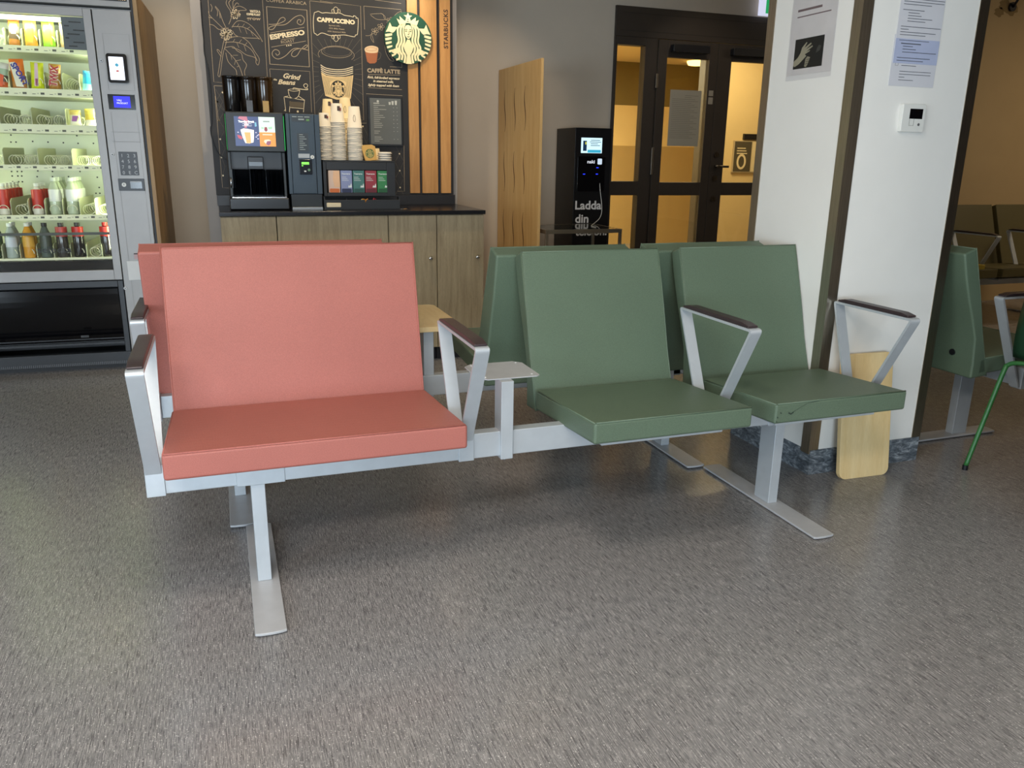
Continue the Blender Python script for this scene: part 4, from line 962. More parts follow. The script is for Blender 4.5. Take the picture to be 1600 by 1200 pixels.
k.mat(E_('screen_cream', 'f4e4c4', 1.0)).box(q(.68, 0)[0], q(.92, 0)[0], -.0242, -.0238, q(0, .385)[1], q(0, .42)[1])
k.mat(E_('screen_text', 'ffffff', 1.2)).text('Tuesday Break', q(.10, 0)[0], -.0245, q(0, .80)[1], w=W_*.40, h=.0095, bold=.06).text('NYHET', q(.24, 0)[0], -.0245, q(0, .71)[1], w=W_*.12, h=.006, bold=.04)
k.stroke([q(.2, .685), q(.42, .685), q(.42, .76), q(.2, .76)], .0015, -.0243, True)
k.build('touch_screen', hd)
B(GRN).box(.342, .3425, -.018, .0, 1.20-WT1, 1.38-WT1).box(.0445, .045, -.018, .0, 1.20-WT1, 1.38-WT1).build('edge_light', hd)
B(GRN).box(.3405, .3418, -.0225, -.0218, 1.20-WT1, 1.375-WT1).build('edge_light', hd)
K(.145, .225, .02, .10, 1.10, 1.165, BLK, 'spout_block', cm); K(.148, .222, .012, .02, 1.115, 1.14, mat('spout_grey', '6f7478', .35, .3), 'spout_face', cm, .002)
for x in (.17, .205): MB().mat(BLK).cyl(x, .05, 1.085-WT1, 1.10-WT1, .007, 10).build('nozzle', cm)
B(glass('smoke_glass', (.35, .36, .38), .0, .05)).box(.060, .323, -.006, -.003, .962-WT1, 1.100-WT1).build('splash_glass', cm)
k = B(CHROME)
for xa, xb in ((.148, .152), (.232, .236)): B(mat('steel_rod', 'b0aca4', .25, .9)).box(xa, xb, .004, .008, .962-WT1, 1.10-WT1).build('rod', cm)
for xa in (.16, .19, .255, .285): K(xa, xa+.022, .06, .10, .97, 1.09, DG2, 'hose_cover', cm, .004)
MB().mat(CHROME).tube([(.050, -.004, 1.005-WT1), (.050, -.014, 1.015-WT1), (.050, -.014, 1.045-WT1), (.050, -.004, 1.055-WT1)], .0035, 8).build('handle', cm)
K(.046, .075, -.003, .0, 1.0, 1.10, DG2, 'side_plate', cm, .001)
for i, (px, m_) in enumerate(((364, '0b0b0d'), (390, '1a130e'), (415, '2c1e0e'))):
    x, z = Frame((0, 2.68, 0), 0).at(px, 172, 0)
    hp = MB().mat(mat('hopper_'+m_, m_, .12, 0, .05)).lathe([(0, 0), (.038, 0), (.042, .01), (.046, .165), (.046, .18), (.048, .182), (.048, .19), (0, .19)], x, .18, 1.394-WT1, 26).build('bean_hopper', cm)
    if i: B(mat('hopper_window_%d' % i, ['', '3a3634', 'a8843a'][i], .2)).box(x-.016, x+.016, .13, .145, 1.40-WT1, 1.46-WT1).build('hopper_window', hp)
# payment tower
pt = thing('payment_unit', 'blue-grey payment unit with a green lit display, right of the coffee machine', 'machine', (0, 2.5, WT1))
BG = mat('blue_grey_steel', '36424c', .42, .3, .12, 5)
K(.352, .372, .0, .3, .97, 1.392, BG, 'side_frame', pt, .002); K(.505, .532, .0, .3, .97, 1.392, BG, 'side_frame', pt, .002)
K(.372, .505, .01, .3, .97, 1.392, BG, 'body', pt, .001); fd = K(.374, .503, -.004, .01, .973, 1.392, BG, 'front_door', pt, .002)
K(.360, .530, .01, .3, WT1+.014, .97, DG2, 'base', pt, .003); K(.362, .528, -.012, .3, WT1, WT1+.014, mat('base_plate', '8d8f90', .4, .6), 'base_plate', pt, .001)
k = B(mat('tower_label', '333b42', .5)).box(.385, .485, -.0048, -.004, 1.352-WT1, 1.385-WT1).mat(mat('tower_print', '9ca6a4', .6))
k.box(.388, .412, -.0052, -.0048, 1.375-WT1, 1.379-WT1).box(.418, .446, -.0052, -.0048, 1.375-WT1, 1.379-WT1).box(.452, .480, -.0052, -.0048, 1.375-WT1, 1.379-WT1).box(.42, .45, -.0052, -.0048, 1.361-WT1, 1.367-WT1).mat(mat('tower_green', '5a8a4a', .5)).box(.462, .478, -.0052, -.0048, 1.356-WT1, 1.367-WT1); k.build('top_label', fd)
k = B(mat('tower_label', '333b42', .5)).box(.408, .468, -.0048, -.004, 1.195-WT1, 1.292-WT1).mat(mat('tower_print', '9ca6a4', .6))
for i in range(8): k.box(.420, .440+.018*((i*7) % 3)/2, -.0052, -.0048, 1.283-i*.011-WT1, 1.286-i*.011-WT1)
k.build('instruction_label', fd)
B(mat('light_label', 'a9adb0', .5)).box(.410, .470, -.0048, -.004, 1.163-WT1, 1.185-WT1).build('white_label', fd)
MB().mat(WHITE).cyl(.484, 1.168-WT1, -.012, -.004, .010, 16, ax='y').mat(BLK).box(.481, .487, -.0125, -.012, 1.166-WT1, 1.170-WT1).build('door_lock', fd)
rd = B(GBLK).prism(rrect(.410, .480, 1.075-WT1, 1.155-WT1, .006), 'y', -.014, -.004).build('card_reader', fd, .002, 1)
k = B(mat('green_lcd', '8cff5a', .4, emit=1.0)).box(.424, .464, -.0146, -.014, 1.128-WT1, 1.141-WT1).box(.424, .432, -.0146, -.014, 1.119-WT1, 1.124-WT1).build('display', rd)
MB().mat(mat('reader_button', '5a7a5a', .4)).cyl(.462, 1.100-WT1, -.016, -.014, .0075, 14, ax='y').mat(WHITE).box(.436, .447, -.0146, -.014, 1.089-WT1, 1.096-WT1).build('reader_button', rd)
# stand with tea boxes
st_ = thing('tea_stand', 'black stand holding tea boxes, with cup stacks on top', 'stand', (0, 2.55, WT1))
SX0, SX1 = .545, .955; ZT = 1.152
k = B(mat('stand_black', '17181b', .45))
z_ = lambda z: z-WT1
for b in [(SX0, SX1, .0, .34, ZT-.008, ZT), (SX0, SX0+.018, 0, .34, .955, ZT-.008), (SX1-.05, SX1, 0, .34, .955, ZT-.008), (SX0+.018, SX1-.05, .12, .34, .955, ZT-.008), (SX0+.018, SX1-.05, 0, .12, 1.100, ZT-.008), (SX0+.018, SX1-.05, .0, .12, .955, .975)]: k.box(*b[:4], z_(b[4]), z_(b[5]))
k.build('stand_body', st_, .0015, 1)
k = B(mat('tray_black', '1b1d20', .5))
for b in [(SX0-.01, .965, -.06, .10, WT1, WT1+.01), (SX0-.01, .965, -.066, -.06, WT1, .938), (SX0-.01, SX0-.004, -.06, .0, WT1, .955), (.960, .966, -.06, .0, WT1, .955), (.66, .664, -.06, .0, WT1, .945)]: k.box(*b[:4], z_(b[4]), z_(b[5]))
k.build('front_tray', st_, .001, 1)
TF = Frame((0, 2.552, 0), 0)
teas = [('pale beige and peach', 'cdb2a0', 'c0642c', None), ('lavender blue', '7f88ac', '232a4a', 'TEAVANA'), ('teal green', '3f6f6a', '1e4a44', 'TEAVANA'), ('crimson red', '8f2c38', '5e1420', 'TEAVANA'), ('bright green', '2f7a46', '14502a', 'TEAVANA')]
for i, (nm, c1, c2, bt) in enumerate(teas):
    px = 513+i*19.1; x0 = TF.at(px+.5, 285, 0)[0]; x1 = TF.at(px+18.2, 285, 0)[0]
    t = thing('tea_box', '%s tea box in the black stand' % nm, 'box', (x0, 2.552, .9755), 0, 'tea boxes in the black stand'); w_ = x1-x0
    B(mat('tea_'+c1, c1, .5, 0, .04)).box(0, w_, 0, .11, 0, .122).build('carton', t, .001, 1)
    B(mat('tea_'+c2, c2, .5)).prism(rrect(.004, w_-.004, .0, .022, .006), 'y', -.0015, 0).build('drawer_opening', t)
    k = B(mat('tea_print', 'd8dcd8', .6))
    if bt: k.text('Teavana', .006, -.0006, .100, w=w_-.016, h=.008, bold=.02)
    else: k.mat(mat('tea_peach', 'dcb08a', .6)).poly([(w_*.5, .030), (w_, .030), (w_, .12), (w_*.45, .12), (w_*.38, .075)], -.0006)
    k.mat(mat('tea_print', 'd8dcd8', .6))
    if bt:
        for j in range(3): k.box(.006, .006+w_*(.4+.1*j), -.0006, 0, .084-j*.009, .086-j*.009)
        k.poly([(w_*.62, .028), (w_*.7, .042), (w_*.78, .034), (w_*.92, .052), (w_*.95, .028)], -.0006)
    k.build('print', t)
# sachets
for i, (u, c, lab) in enumerate([(549, 'e8dfc0', 'cream sachet leaning at the left of the front tray'), (561, 'f0e6a8', 'pale yellow sachet in the front tray'), (565, 'd08a34', 'orange sachet in the front tray'), (573, 'b87830', 'brown sachet in the front tray'), (581, 'a0303a', 'thin red stick in the front tray'), (595, 'dfe8cc', 'flat greenish white sachet in the front tray')]):
    x = TF.at(u, 307, -.03)[0]
    o = B(mat('sachet_'+c, c, .5)).box(-.012, .012, -.002, .002, 0, .040 if i != 5 else .012).build('sachet'); o.location = (x, 2.505+.006*(i % 3), .900+.002*i); o.rotation_euler = (.3, [-.9, .5, .2, -.5, .3, -.2][i], .2*i)
    tag(o, lab, 'sachet', 'sachets in the front tray')
o = tag(B(mat('napkin_cream', 'd8c8a8', .7)).box(.548, .628, 2.48, 2.56, .897, .922).build('napkin_stack', None, .004, 2), 'small stack of folded napkins in the tray left of the sachets', 'napkins'); o.rotation_euler = (0, 0, 0)
# cups: one shape, copied for each nested cup
def cupmesh(R, H, m, band_=None):
    k = MB().mat(m).lathe([(R*.70, H), (R*.72, H), (R*.98, .006), (R, .006), (R+.0015, .003), (R, 0), (R-.003, .001), (R*.93, .01), (R*.69, H-.004), (0, H-.004)], 0, 0, 0, 22)
    k.lathe([(0, H-.001), (R*.70, H)], 0, 0, 0, 22, smooth=False)
    return k
CUPW = mat('paper_cup_white', 'd2cabc', .6, 0, .02); CUPY = mat('paper_cup_cream_yellow_lit', 'd9c49a', .6, 0, .02)  # cream on the rear stacks paints yellow light onto white cups
stacks = [(508.5, 2.66, .037, .078, .0085, 200, 'left stack of small cups', True, CUPW), (528.6, 2.66, .042, .105, .0085, 193, 'middle stack of tall cups', True, CUPW), (554.8, 2.66, .0425, .120, .0088, 201.5, 'right stack of large cups', True, CUPW),
          (515, 2.77, .037, .10, .0088, 182, 'rear left stack', False, CUPY), (541.5, 2.77, .041, .12, .0088, 186, 'rear right stack', False, CUPY)]
for si, (px, y, R, H, pit, pytop, nm, fr, cm_) in enumerate(stacks):
    x = Frame((0, y, 0), 0).at(px, 225, 0)[0]; zt = Frame((0, y-R, 0), 0).at(px, pytop, 0)[1]
    n = max(1, int(round((zt-ZT)/pit))); me = None
    for j in range(n+1):
        top = j == n
        if not me:
            o = cupmesh(R, H, cm_).build('paper_cup', None); me = o
        elif not top: o = me.copy(); COL.objects.link(o)
        else:
            k = cupmesh(R, H, cm_)
            if si in (0, 1, 3): k.mat(mat('cup_ink', '4a3a34', .7)).box(-.002, .013, -R*.84, -R*.80, H*.62, H*.86).mat(mat('cup_ink_red', '8a3430', .7)).box(.013, .019, -R*.83, -R*.79, H*.62, H*.78)
            else: k.mat(mat('cup_ink', '4a3a34', .7)).stroke([(a-.006, b+H*.45) for a, b in circ(0, 0, .006, .018, 14)], .002, -R*.92, True)
            o = k.build('paper_cup', None)
        o.location = (x+(.0008*math.sin(j*2.3)), y+.0006*math.cos(j*1.7), ZT+j*pit)
        tag(o, ('top cup with a printed mark, %s on the black stand' if top else ('upturned white paper cup nested in the %s' if fr else 'upturned white paper cup, coloured for yellow light, nested in the %s')) % nm, 'cup', 'paper cups, '+nm)
# lids and kraft sleeve
xl = Frame((0, 2.68, 0), 0).at(601, 240, 0)[0]
lid0 = None
for j in range(4):
    if not lid0: lid0 = MB().mat(CUPW).lathe([(0, .012), (.036, .012), (.037, .008), (.041, .006), (.041, 0), (.038, 0)], 0, 0, 0, 20).build('cup_lid'); o = lid0
    else: o = lid0.copy(); COL.objects.link(o)
    o.location = (xl+.003*math.sin(j*3), 2.68, ZT+.0005+j*.0125); tag(o, 'white cup lid in the low pile at the right of the stand', 'lid', 'pile of cup lids')
o = MB().mat(CUPY).lathe([(.026, .07), (.028, .07), (.038, .004), (.04, 0), (.037, 0)], 0, 0, 0, 20).lathe([(0, .069), (.027, .07)], 0, 0, 0, 20).build('paper_cup'); o.location = (xl-.045, 2.76, ZT); tag(o, 'short cream cup standing behind the pile of lids', 'cup')
ks = thing('kraft_sleeve', 'kraft paper sleeve with a green round mark, leaning right of the cups', 'paper sleeve', (Frame((0, 2.63, 0), 0).at(580, 249, 0)[0], 2.63, ZT)); ks.rotation_euler = (math.radians(-6), math.radians(-9), 0)
B(mat('kraft_paper', 'c79a52', .7, 0, .06)).prism([(-.033, .0), (.034, .0), (.038, .075), (.020, .088), (-.03, .092), (-.042, .084)], 'y', -.004, .012).build('sleeve', ks, .001, 1)
k = MB(); k.mat(mat('kraft_green', '3e5a30', .7)).poly(circ(.0, .040, .026, n=26), -.0045); siren(k, 0, .040, .025, -.0045, mat('kraft_green', '3e5a30', .7), mat('kraft_light', 'a89a5c', .7)); k.build('mark', ks)
o = MB().mat(CHROME).lathe([(0, .003), (.022, .003), (.028, 0)], 0, 0, 0, 24).build('drain_cap'); o.location = (Frame((0, 2.45, 0), 0).at(632, 326, 0)[0], 2.50, WT1); tag(o, 'small shiny metal disc set in the worktop', 'cap')

# ================================================================== birch screen, kiosk, steel table
t = thing('room_divider', 'birch screen panel with wavy slits standing out from the wall', 'screen', (1.90, 3.10, 0))
k = B(BIRCHV).box(0, .018, -.42, .385, .06, 1.768); bd = k.build('panel', t, .0015, 1)
for (ys, zc) in ((0, 1.49), (0, 1.085), (0, .69), (0, .30)):
    for yy in (.245, .045, -.15):
        pts = [(-.0006, yy+.014*math.sin((s_/12)*2*PI*1.0), zc+.137-.274*s_/12) for s_ in range(13)]
        vs = []; 
        for i, p in enumerate(pts):
            wd = .0065*max(.3, math.sin(PI*(i+.6)/13.2)); vs += [(p[0], p[1]-wd, p[2]), (p[0], p[1]+wd, p[2])]
        MB().mat(mat('slit_dark', '4a1f0c', .8)).add(vs, [(2*i, 2*i+1, 2*i+3, 2*i+2) for i in range(12)]).build('wavy_slit', bd)
for yy in (-.36, .30): B(STEEL).box(-.14, .03, yy, yy+.04, 0, .008).box(-.006, .024, yy, yy+.04, .008, .07).build('foot', t)
KY = 3.14; KF = Frame((0, KY, 0), 0)
kk = thing('charging_kiosk', 'tall black phone charging kiosk lettered Ladda din telefon', 'kiosk', (0, KY, 0))
kb = B(mat('kiosk_black', '0c0c0f', .35, 0, .1)).box(KF.at(897.5, 260, 0)[0], KF.at(952, 300, 0)[0], 0, .335, 0, KF.at(897, 199, 0)[1]).build('cabinet', kk, .003, 1)
x0, z1 = KF.at(908.5, 215, 0); x1, z0 = KF.at(940, 239.5, 0)
k = B(E_('kiosk_screen', 'c8e8f4', 1.2)).box(x0, x1, -.002, 0, z0, z1).mat(E_('kiosk_cyan', '3aa8c8', 1.0)).box(x0+.05, x1-.008, -.0024, -.002, z0+.003, z0+.022).mat(E_('kiosk_navy', '1c3c5c', .6)).box(x0+.014, x0+.042, -.0024, -.002, z0+.014, z1-.02).mat(E_('kiosk_yellow', 'd8d858', .8)).box(x0+.030, x0+.040, -.0028, -.0024, z1-.045, z1-.028)
k.mat(E_('kiosk_text', '3a6a8a', .5))
for i, (p, q_) in enumerate(((.45, .9), (.4, .95), (.45, .8), (.45, .9))): k.box(x0+p*(x1-x0), x0+q_*(x1-x0), -.0024, -.002, z1-.018-i*.012, z1-.014-i*.012)
k.build('screen', kb)
x0, z1 = KF.at(903, 244, 0); x1, z0 = KF.at(943, 299, 0)
dk = B(GBLK).prism(rrect(x0, x1, z0, z1, .01), 'y', -.006, 0).build('dock_panel', kb, .001, 1)
a = KF.at(917, 255, 0); k = B(E_('kiosk_white', 'e8ecf4', .8)).text('naki', a[0], -.0066, a[1], w=.058, h=.022, bold=.02)
k.build('lettering', dk)
a = KF.at(933, 257, 0); B(E_('kiosk_tag', 'cfe0f0', .9)).prism(rrect(a[0], a[0]+.034, a[1], a[1]+.040, .006), 'y', -.0066, -.006).build('lit_tag', dk)
for u, vv in ((912, 272), (932, 272), (933, 262)):
    x, z = KF.at(u, vv, 0); B(E_('blue_led', '2030ff', 3)).box(x-.008, x+.008, -.0066, -.006, z-.0025, z+.0025).build('led', dk)
k = B(mat('kiosk_lettering', 'cfcfcf', .6))
for s_, p, w_ in (('Ladda', (898.5, 327), .205), ('din', (898.5, 348), .104), ('telefon.', (898.5, 368), .25)):
    x, z = KF.at(*p, 0); k.text(s_, x, -.001, z, w=w_, h=.058, bold=.025)
k.build('lettering', kb)
t = thing('steel_table', 'low polished steel frame table with a glass top in front of the kiosk', 'table', (0, 0, 0))
TX0, TX1, TY0, TY1, TZ = 1.94, 2.485, 2.635, 3.07, .736
SC2 = mat('polished_steel', 'b3a898', .28, .9, .05)
for (xa, ya) in ((TX0, TY0), (TX1-.018, TY0), (TX0, TY1-.018), (TX1-.018, TY1-.018)): B(SC2).box(xa, xa+.018, ya, ya+.018, 0, TZ-.02).build('leg', t, .001, 1)
B(SC2).box(TX0, TX1, TY0, TY0+.018, TZ-.025, TZ).box(TX0, TX1, TY1-.018, TY1, TZ-.025, TZ).box(TX0, TX0+.018, TY0+.018, TY1-.018, TZ-.025, TZ).box(TX1-.018, TX1, TY0+.018, TY1-.018, TZ-.025, TZ).build('top_frame', t, .001, 1)
B(glass('table_glass', (.75, .78, .76))).box(TX0+.018, TX1-.018, TY0+.018, TY1-.018, TZ-.006, TZ).build('glass_top', t)
pts = [tuple(on(u, vv, 'y', KY-d_)) for u, vv, d_ in ((937, 286, .004), (938, 300, .012), (940, 318, .022), (940, 332, .03), (936, 342, .05))]+[tuple(on(u, vv, 'z', TZ+.003)) for u, vv in ((927, 350), (924, 353), (931, 355))]
k = MB().mat(WHITE).tube(smooth_path(pts, 6), .0024, 6)
tag(k.build('charging_cable'), 'thin white charging cable hanging from the kiosk onto the steel table', 'cable')

# ================================================================== glazed doors and the room behind
DY = BACK
def rect_frame(k, x0, x1, z0, z1, hx, hz, y0, y1): return k
d1 = B(DARKF); y0, y1 = DY-.02, DY+.06
for b in [(DX0, DX1, 2.045, DZ1), (DX0, 2.812, 0, 2.045), (3.043, 3.145, 0, 2.045), (4.185, DX1, 0, 2.045), (2.812, 3.043, 1.99, 2.045), (2.812, 3.043, .913, 1.018), (2.812, 3.043, 0, .12)]: d1.box(b[0], b[1], y0, y1, b[2], b[3])
d1 = struct(d1.build('door_1', None, .002, 1))
B(GLASS).box(2.812, 3.043, DY+.02, DY+.026, 1.018, 1.99).box(2.812, 3.043, DY+.02, DY+.026, .12, .913).build('pane', d1)
B(mat('frame_line', '1c1713', .6)).box(2.83, 4.27, y0-.001, y0, 2.085, 2.088).box(2.83, 4.27, y0-.001, y0, 2.205, 2.208).build('frame_groove', d1)
for n, (a, b, ga, gb) in enumerate(((3.148, 3.664, 3.225, 3.592), (3.667, 4.182, 3.790, 4.120))):
    k = B(DARKF); y0, y1 = DY-.03, DY+.02
    for q_ in [(a, ga, .01, 2.04), (gb, b, .01, 2.04), (ga, gb, 1.92, 2.04), (ga, gb, .912, 1.012), (ga, gb, .01, .13)]: k.box(q_[0], q_[1], y0, y1, q_[2], q_[3])
    dl = struct(k.build('door_%d' % (n+2), None, .002, 1))
    B(GLASS).box(ga, gb, DY-.008, DY-.002, 1.012, 1.92).box(ga, gb, DY-.008, DY-.002, .13, .912).build('pane', dl)
    cl = B(BLK).prism(rrect(ga+.02 if n == 0 else ga-.02, gb-.03 if n == 0 else gb-.0, 1.955, 2.01, .012), 'y', y0-.05, y0).build('door_closer', dl, .004, 2)
    if n == 0:
        for z in (1.75, 1.22, 1.12): B(STEEL).box(a-.012, a+.008, y0-.008, y0, z-.05, z+.05).build('hinge', dl, .002, 1)
        B(mat('label_grey', '8a8478', .6)).box(b-.058, b-.018, y0-.001, y0, 1.66, 1.70).box(b-.058, b-.018, y0-.001, y0, 1.60, 1.65).build('door_label', dl)
        pp = B(mat('notice_paper', '8f8a7c', .7, 0, .02)).box(3.281, 3.555, DY-.0105, DY-.009, 1.285, 1.696).mat(mat('notice_print', '6f6a5e', .7))
        for i in range(24): pp.box(3.30+(.11 if i < 2 else 0), 3.53-.03*((i*5) % 3), DY-.0110, DY-.0105, 1.655-i*.0135, 1.658-i*.0135)
        tag(pp.build('notice'), 'large printed notice taped to the left door glass', 'notice')
    else:
        for z in (1.225, 1.045, .885): MB().mat(mat('lock_steel', '6e6558', .35, 1)).cyl(a+.050, z, y0-.008, y0, .021, 20, ax='y').cyl(a+.050, z, y0-.011, y0-.008, .009, 12, ax='y').build('lock', dl)
        MB().mat(mat('lock_steel', '6e6558', .35, 1)).cyl(a+.05, 1.135, y0-.03, y0, .011, 12, ax='y').tube([(a+.03, y0-.03, 1.140), (a+.06, y0-.035, 1.137), (a+.15, y0-.035, 1.135)], .009, 10).build('handle', dl)
        MB().mat(BLK).tube([(gb-.03, y0-.05, 1.91), (gb+.05, y0-.05, 1.86)], .01, 8).build('closer_arm', dl)
CB = 8.3
CREAM = mat('corridor_cream', 'd6bd88', .75, 0, .02); OLV = mat('corridor_brown', '6f6036', .75, 0, .02); TAN = mat('corridor_tan', 'a99060', .75, 0, .02)
CFm = Frame((0, CB, 0), 0)
zb = [CFm.at(990, y, 0)[1] for y in (105, 165, 228)]
CZ = zb[0]
CCZ = 2.46
B3 = struct(B(OLV).box(2.6, 8.0, CB, CB+.1, zb[1], CCZ).build('wall_corridor_back'))
B(CREAM).box(2.6, 8.0, CB, CB+.1, zb[2], zb[1]).build('middle_band', B3); B(TAN).box(2.6, 8.0, CB, CB+.1, .0, zb[2]).build('lower_band', B3)
struct(B(CREAM).box(2.5, 2.65, BACK+.15, CB, 0, CCZ).build('wall_corridor_left'))
struct(B(CREAM).box(7.9, 8.0, BACK+.15, CB, 0, CCZ).build('wall_corridor_right'))
struct(B(CREAM).box(2.5, 8.0, BACK+.15, CB+.1, CCZ, CCZ+.08).build('ceiling_corridor'))
PY = 5.0; PF = Frame((0, PY, 0), 0)
xj = PF.at(1093, 285, 0)[0]
struct(B(CREAM).box(xj, 8.0, PY, PY+.12, 0, CCZ).build('wall_corridor_side'))
k = B(DARKF).box(xj-.012, xj, PY-.01, PY+.13, 0, CCZ); struct(k.build('trim_6'))
rd = thing('door_reader', 'small card reader on the cream wall behind the left door', 'card reader', (0, PY, 0))
x, z = PF.at(1080, 265, 0); x2, z2 = PF.at(1091, 247, 0)
B(BLK).box(xj+.005, xj+.10, -.03, 0, z, z2).build('body', rd, .004, 2); B(E_('reader_lcd', '9ab4c8', .5)).box(xj+.02, xj+.05, -.031, -.03, z2-.03, z2-.012).build('display', rd)
nb = thing('notice_board', 'notice board with a dark poster behind the right door', 'notice board', (0, PY, 0))
x0, z1 = PF.at(1147, 221, 0); x1, z0 = PF.at(1169, 268, 0)
B(mat('board_frame', 'b0a080', .5)).box(x0-.01, x1+.45, -.02, 0, z0-.01, z1+.01).build('frame', nb, .002, 1)
B(mat('board_white', 'd8c8a0', .6)).box(x1+.01, x1+.44, -.021, -.02, z0, z1).build('sheet', nb)
k = B(mat('poster_dark', '4a4434', .6)).box(x0, x1, -.022, -.02, z0, z1).mat(mat('poster_cream', 'd8c8a0', .6)); k.stroke(circ((x0+x1)/2-.01, z0+(z1-z0)*.33, .045, .065, 20), .022, -.0225, True)
for i in range(3): k.box(x0+.03, x1-.07+.01*i, -.0225, -.022, z1-.07-i*.025, z1-.06-i*.025)
k.build('poster', nb)
x, z = PF.at(1160, 218, 0); x2, z2 = PF.at(1190, 210, 0)
B(BLK).box(x, x+.55, -.03, 0, z, z2).build('header_bar', nb, .002, 1)
cl = on(1086, 99, 'z', CCZ-.03)
t = thing('corridor_lamp', 'round lit ceiling lamp seen through the left door', 'lamp', (cl.x+.05, cl.y, CCZ-.06)); MB().mat(E_('corridor_lamp_glow', 'ffd27a', 5)).lathe([(0, 0), (.13, .01), (.15, .04), (.15, .06)], 0, 0, 0, 28).build('shade', t)
# exit sign
es = thing('exit_sign', 'green lit exit sign above the doors, mostly behind the column', 'sign', (0, 3.42, 0))
EF = Frame((0, 3.42, 0), 0); x0, z1 = EF.at(1199, -6, 0); z0 = EF.at(1199, 21, 0)[1]
B(mat('sign_housing', 'd8dcf4', .4, emit=.9)).box(x0-.03, x0+.34, .004, .06, z0-.01, z1+.02).build('housing', es, .002, 1)
k = B(E_('exit_green', '1f9a5a', 1.0)).box(x0, x0+.33, .0, .004, z0, z1).mat(E_('exit_white', 'eafff0', 1.3))
k.poly([(x0+.03, z0+.01), (x0+.05, z0+.05), (x0+.045, z0+.09), (x0+.07, z0+.09), (x0+.075, z0+.05), (x0+.10, z0+.03), (x0+.07, z0+.035)], -.0006).poly(circ(x0+.06, z0+.11, .012, n=12), -.0006)
k.build('face', es)

# ------------------------------------------------------------------ on the column
LF = Frame((CX0, 0, 0), -90)
def lf(u, vv): return LF.at(u, vv, 0)
ps = thing('poster', 'laminated poster with a dark photo of a hand, on the column\'s left face', 'poster', (CX0, 0, 0), -90)
c = [lf(1233, 127), lf(1300, 112), lf(1313, -40), lf(1243, -60)]
xa, xb = (c[0][0]+c[3][0])/2, (c[1][0]+c[2][0])/2; zlo = c[0][1]; zhi = zlo+.36
B(glass('laminate', (.97, .97, .98), .02)).box(xa-.004, xb+.004, -.0016, -.0012, zlo, zhi).build('laminate_film', ps)
k = B(mat('poster_paper', 'd0ccc8', .55)).box(xa, xb, -.0012, -.0004, zlo+.018, zhi-.005)
p = [lf(1241, 110), lf(1286, 101), lf(1288, 53), lf(1242, 64)]
px0, px1 = (p[0][0]+p[3][0])/2, (p[1][0]+p[2][0])/2; pz0, pz1 = (p[0][1]+p[1][1])/2, (p[2][1]+p[3][1])/2
W2, H2 = px1-px0, pz1-pz0; q = lambda a, b: (px0+a*W2, pz0+b*H2)
def pp_(pts, n_, c_, y): k.mat(mat(n_, c_, .6)).poly([q(*t_) for t_ in pts], y)
pp_([(0, 0), (1, 0), (1, 1), (0, 1)], 'photo_black', '141514', -.0017)
pp_([(0, .12), (0, .26), (.14, .38), (.22, .52), (.26, .70), (.40, .86), (.43, .84), (.34, .68), (.56, .82), (.58, .78), (.40, .62), (.62, .72), (.63, .68), (.42, .54), (.55, .58), (.54, .54), (.38, .46), (.44, .40), (.34, .30), (.20, .16), (.06, .08)], 'photo_hand', '8b8672', -.0019)
pp_([(.40, .06), (.46, .02), (.52, .12), (.58, .34), (.48, .38), (.42, .30)], 'photo_fingers', '7d7866', -.0020)
for i in range(3): pp_([(.42+.02*i, .12+.07*i), (.54+.015*i, .14+.07*i), (.54+.015*i, .155+.07*i), (.42+.02*i, .135+.07*i)], 'photo_black', '141514', -.0021)
pp_([(.76, .45), (.88, .52), (.92, .66), (.84, .70), (.78, .60)], 'photo_smoke', '3a3a36', -.0018)
k.mat(mat('poster_ink', '6a5a5a', .6)).box(xa+.03, xb-.03, -.0016, -.0012, pz1+.075, pz1+.079).box(xa+.03, xb-.08, -.0016, -.0012, pz1+.095, pz1+.103)
k.build('sheet', ps)
FF = Frame((0, CY0, 0), 0)
def paper(label, px, kind):
    c = [FF.at(*t_, 0) for t_ in px]
    x0 = (c[0][0]+c[3][0])/2; x1 = (c[1][0]+c[2][0])/2; z0 = (c[0][1]+c[1][1])/2; z1 = (c[2][1]+c[3][1])/2
    t = thing('information_sheet', label, 'sheet', ((x0+x1)/2, CY0, z0)); t.rotation_euler = (0, 0, 0); w_ = (x1-x0)/2; h_ = z1-z0
    k = B(mat('info_paper', 'c9c9ce', .6, 0, .02)).box(-w_, w_, -.0016-.0006*kind, -.0006*kind-.0004, 0, h_).mat(mat('info_ink', '4e5058', .7))
    return t, k, w_, h_
t, k, w_, h_ = paper('lower white information sheet with a phone drawing, above the thermostat', [(1388, 131), (1459, 140), (1466, 60), (1398, 52)], 0)
k.mat(mat('info_ink', '4e5058', .7))
for i, (a, b) in enumerate(((-.55, .9), (-.55, .1), (None, None), (-.6, .8), (-.6, .8), (-.6, -.35), (-.6, .05))):
    if a is None: continue
    z = h_*.47-i*.0095; k.box(a*w_, b*w_, -.0021, -.0016, z-.0018, z)
k.stroke([(-w_*.82, h_*.40), (-w_*.70, h_*.40), (-w_*.70, h_*.50), (-w_*.82, h_*.50)], .0014, -.0019, True)
k.build('sheet', t)
t, k, w_, h_ = paper('upper information sheet with a pale blue box at the foot', [(1396, 98), (1465, 103), (1476, -12), (1408, -20)], 1)
zbx = h_*.335
k.mat(mat('info_blue', 'aab2cc', .6)).box(-w_, w_, -.0026, -.0022, 0, zbx).mat(mat('info_ink', '4e5058', .7))
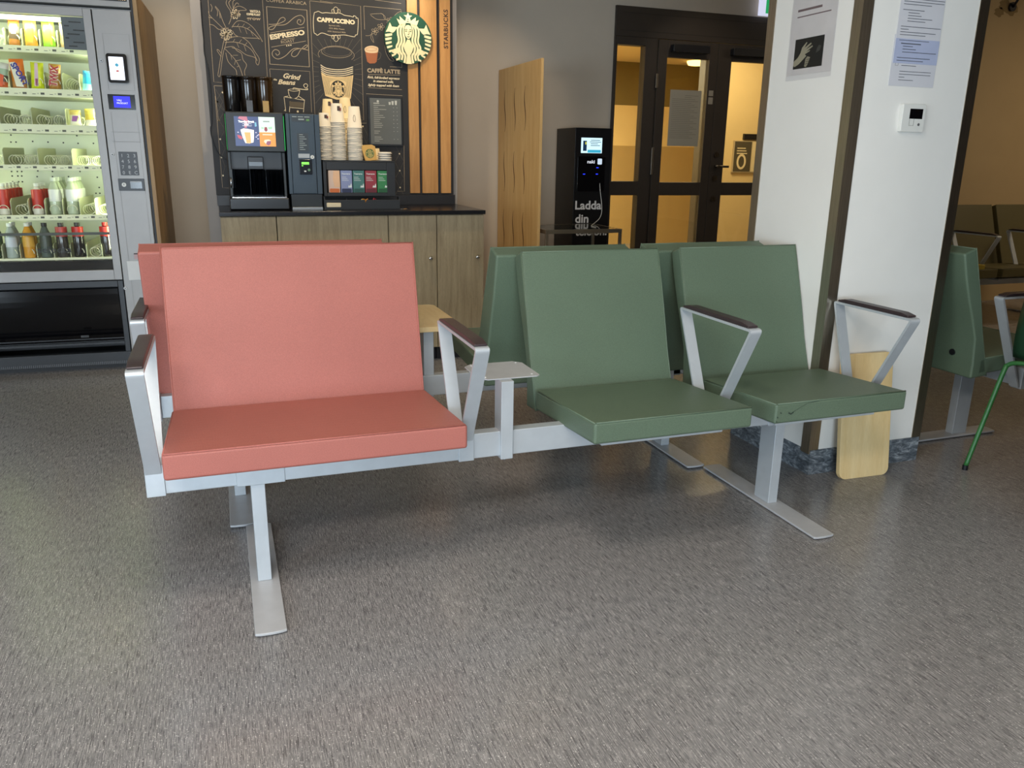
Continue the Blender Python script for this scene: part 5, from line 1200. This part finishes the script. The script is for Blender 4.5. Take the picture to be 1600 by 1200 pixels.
for i, q_ in enumerate([(-.75, .15), (-.65, -.2), (-.65, -.05), (-.65, .9), None, (-.85, .65), (-.85, .35)]):
    if q_: z = zbx-.014-i*.0093; k.box(q_[0]*w_, q_[1]*w_, -.0031, -.0026, z-(.0032 if i == 0 else .002), z)
for i, q_ in enumerate([(-.85, .55, 1), (-.85, .97, 0), (-.85, .95, 0), (-.85, .4, 0), None, (-.85, .1, 0), (-.6, -.1, 0), (-.6, 0, 0), (-.6, .5, 0), (-.6, .2, 0), None, (-.85, .95, 0), (-.85, -.5, 0), (-.85, .75, 0), (-.85, .3, 0), None, (-.85, .5, 0)]):
    if q_: z = h_-.022-i*.0088; k.box(q_[0]*w_, q_[1]*w_, -.0031, -.0022, z-(.0042 if q_[2] else .0017), z)
k.build('sheet', t)
th_ = thing('thermostat', 'square white thermostat with a dark display on the column', 'thermostat', (0, CY0, 0))
c = [FF.at(*t_, 0) for t_ in ((1402.5, 206), (1438, 207), (1441, 163.5), (1406, 162))]
x0 = (c[0][0]+c[3][0])/2; x1 = (c[1][0]+c[2][0])/2; z0, z1 = c[0][1], c[3][1]
hb = B(WHITE).prism(rrect(x0, x1, z0, z1, .005), 'y', -.016, 0).build('housing', th_, .002, 2)
B(GBLK).box(x0+.032, x1-.013, -.0166, -.016, z1-.050, z1-.016).build('display', hb)
k = B(mat('icon_grey', '5a5a5a', .5)).stroke([(x0+.034, z0+.022), (x0+.054, z0+.022), (x0+.054, z0+.050), (x0+.034, z0+.050)], .0016, -.0166, True)
k.prism(circ(x1-.026, z0+.026, .005, n=10), 'y', -.0172, -.016); k.build('buttons', hb)
# fitting and stain on the far wall
AF = Frame((0, 3.1, 0), 0)
x, z = AF.at(1580, 11, 0)
t = thing('wall_hook', 'small dark hook fitting high on the far right wall', 'hook', (x, 3.1, z)); MB().mat(BLK).cyl(0, 0, -.02, 0, .035, 14, ax='y').tube([(0, -.02, 0), (-.02, -.06, .03), (-.01, -.07, .06)], .01, 8).build('hook', t)
k = B(mat('wall_stain', '8a734a', .8))
for u, vv, r in ((1570, 8, .06), (1561, 19, .05), (1580, 14, .07)):
    x, z = AF.at(u, vv, 0); k.poly([(x+r*(1+.2*math.sin(3*i))*math.cos(i*PI/8), z+r*.7*(1+.2*math.cos(2*i))*math.sin(i*PI/8)) for i in range(16)], 3.1-.0008-.0003*(u % 3))
k.build('wall_patch', bpy.data.objects['wall_alcove'])
o = tag(B(mat('yellow_card', 'a08a28', .6)).box(0, .12, 0, .14, 0, .035).build('yellow_packet', None, .004, 2), 'dull yellow packet lying on the olive bench seat', 'packet'); o.location = (5.05, 2.12, .448)
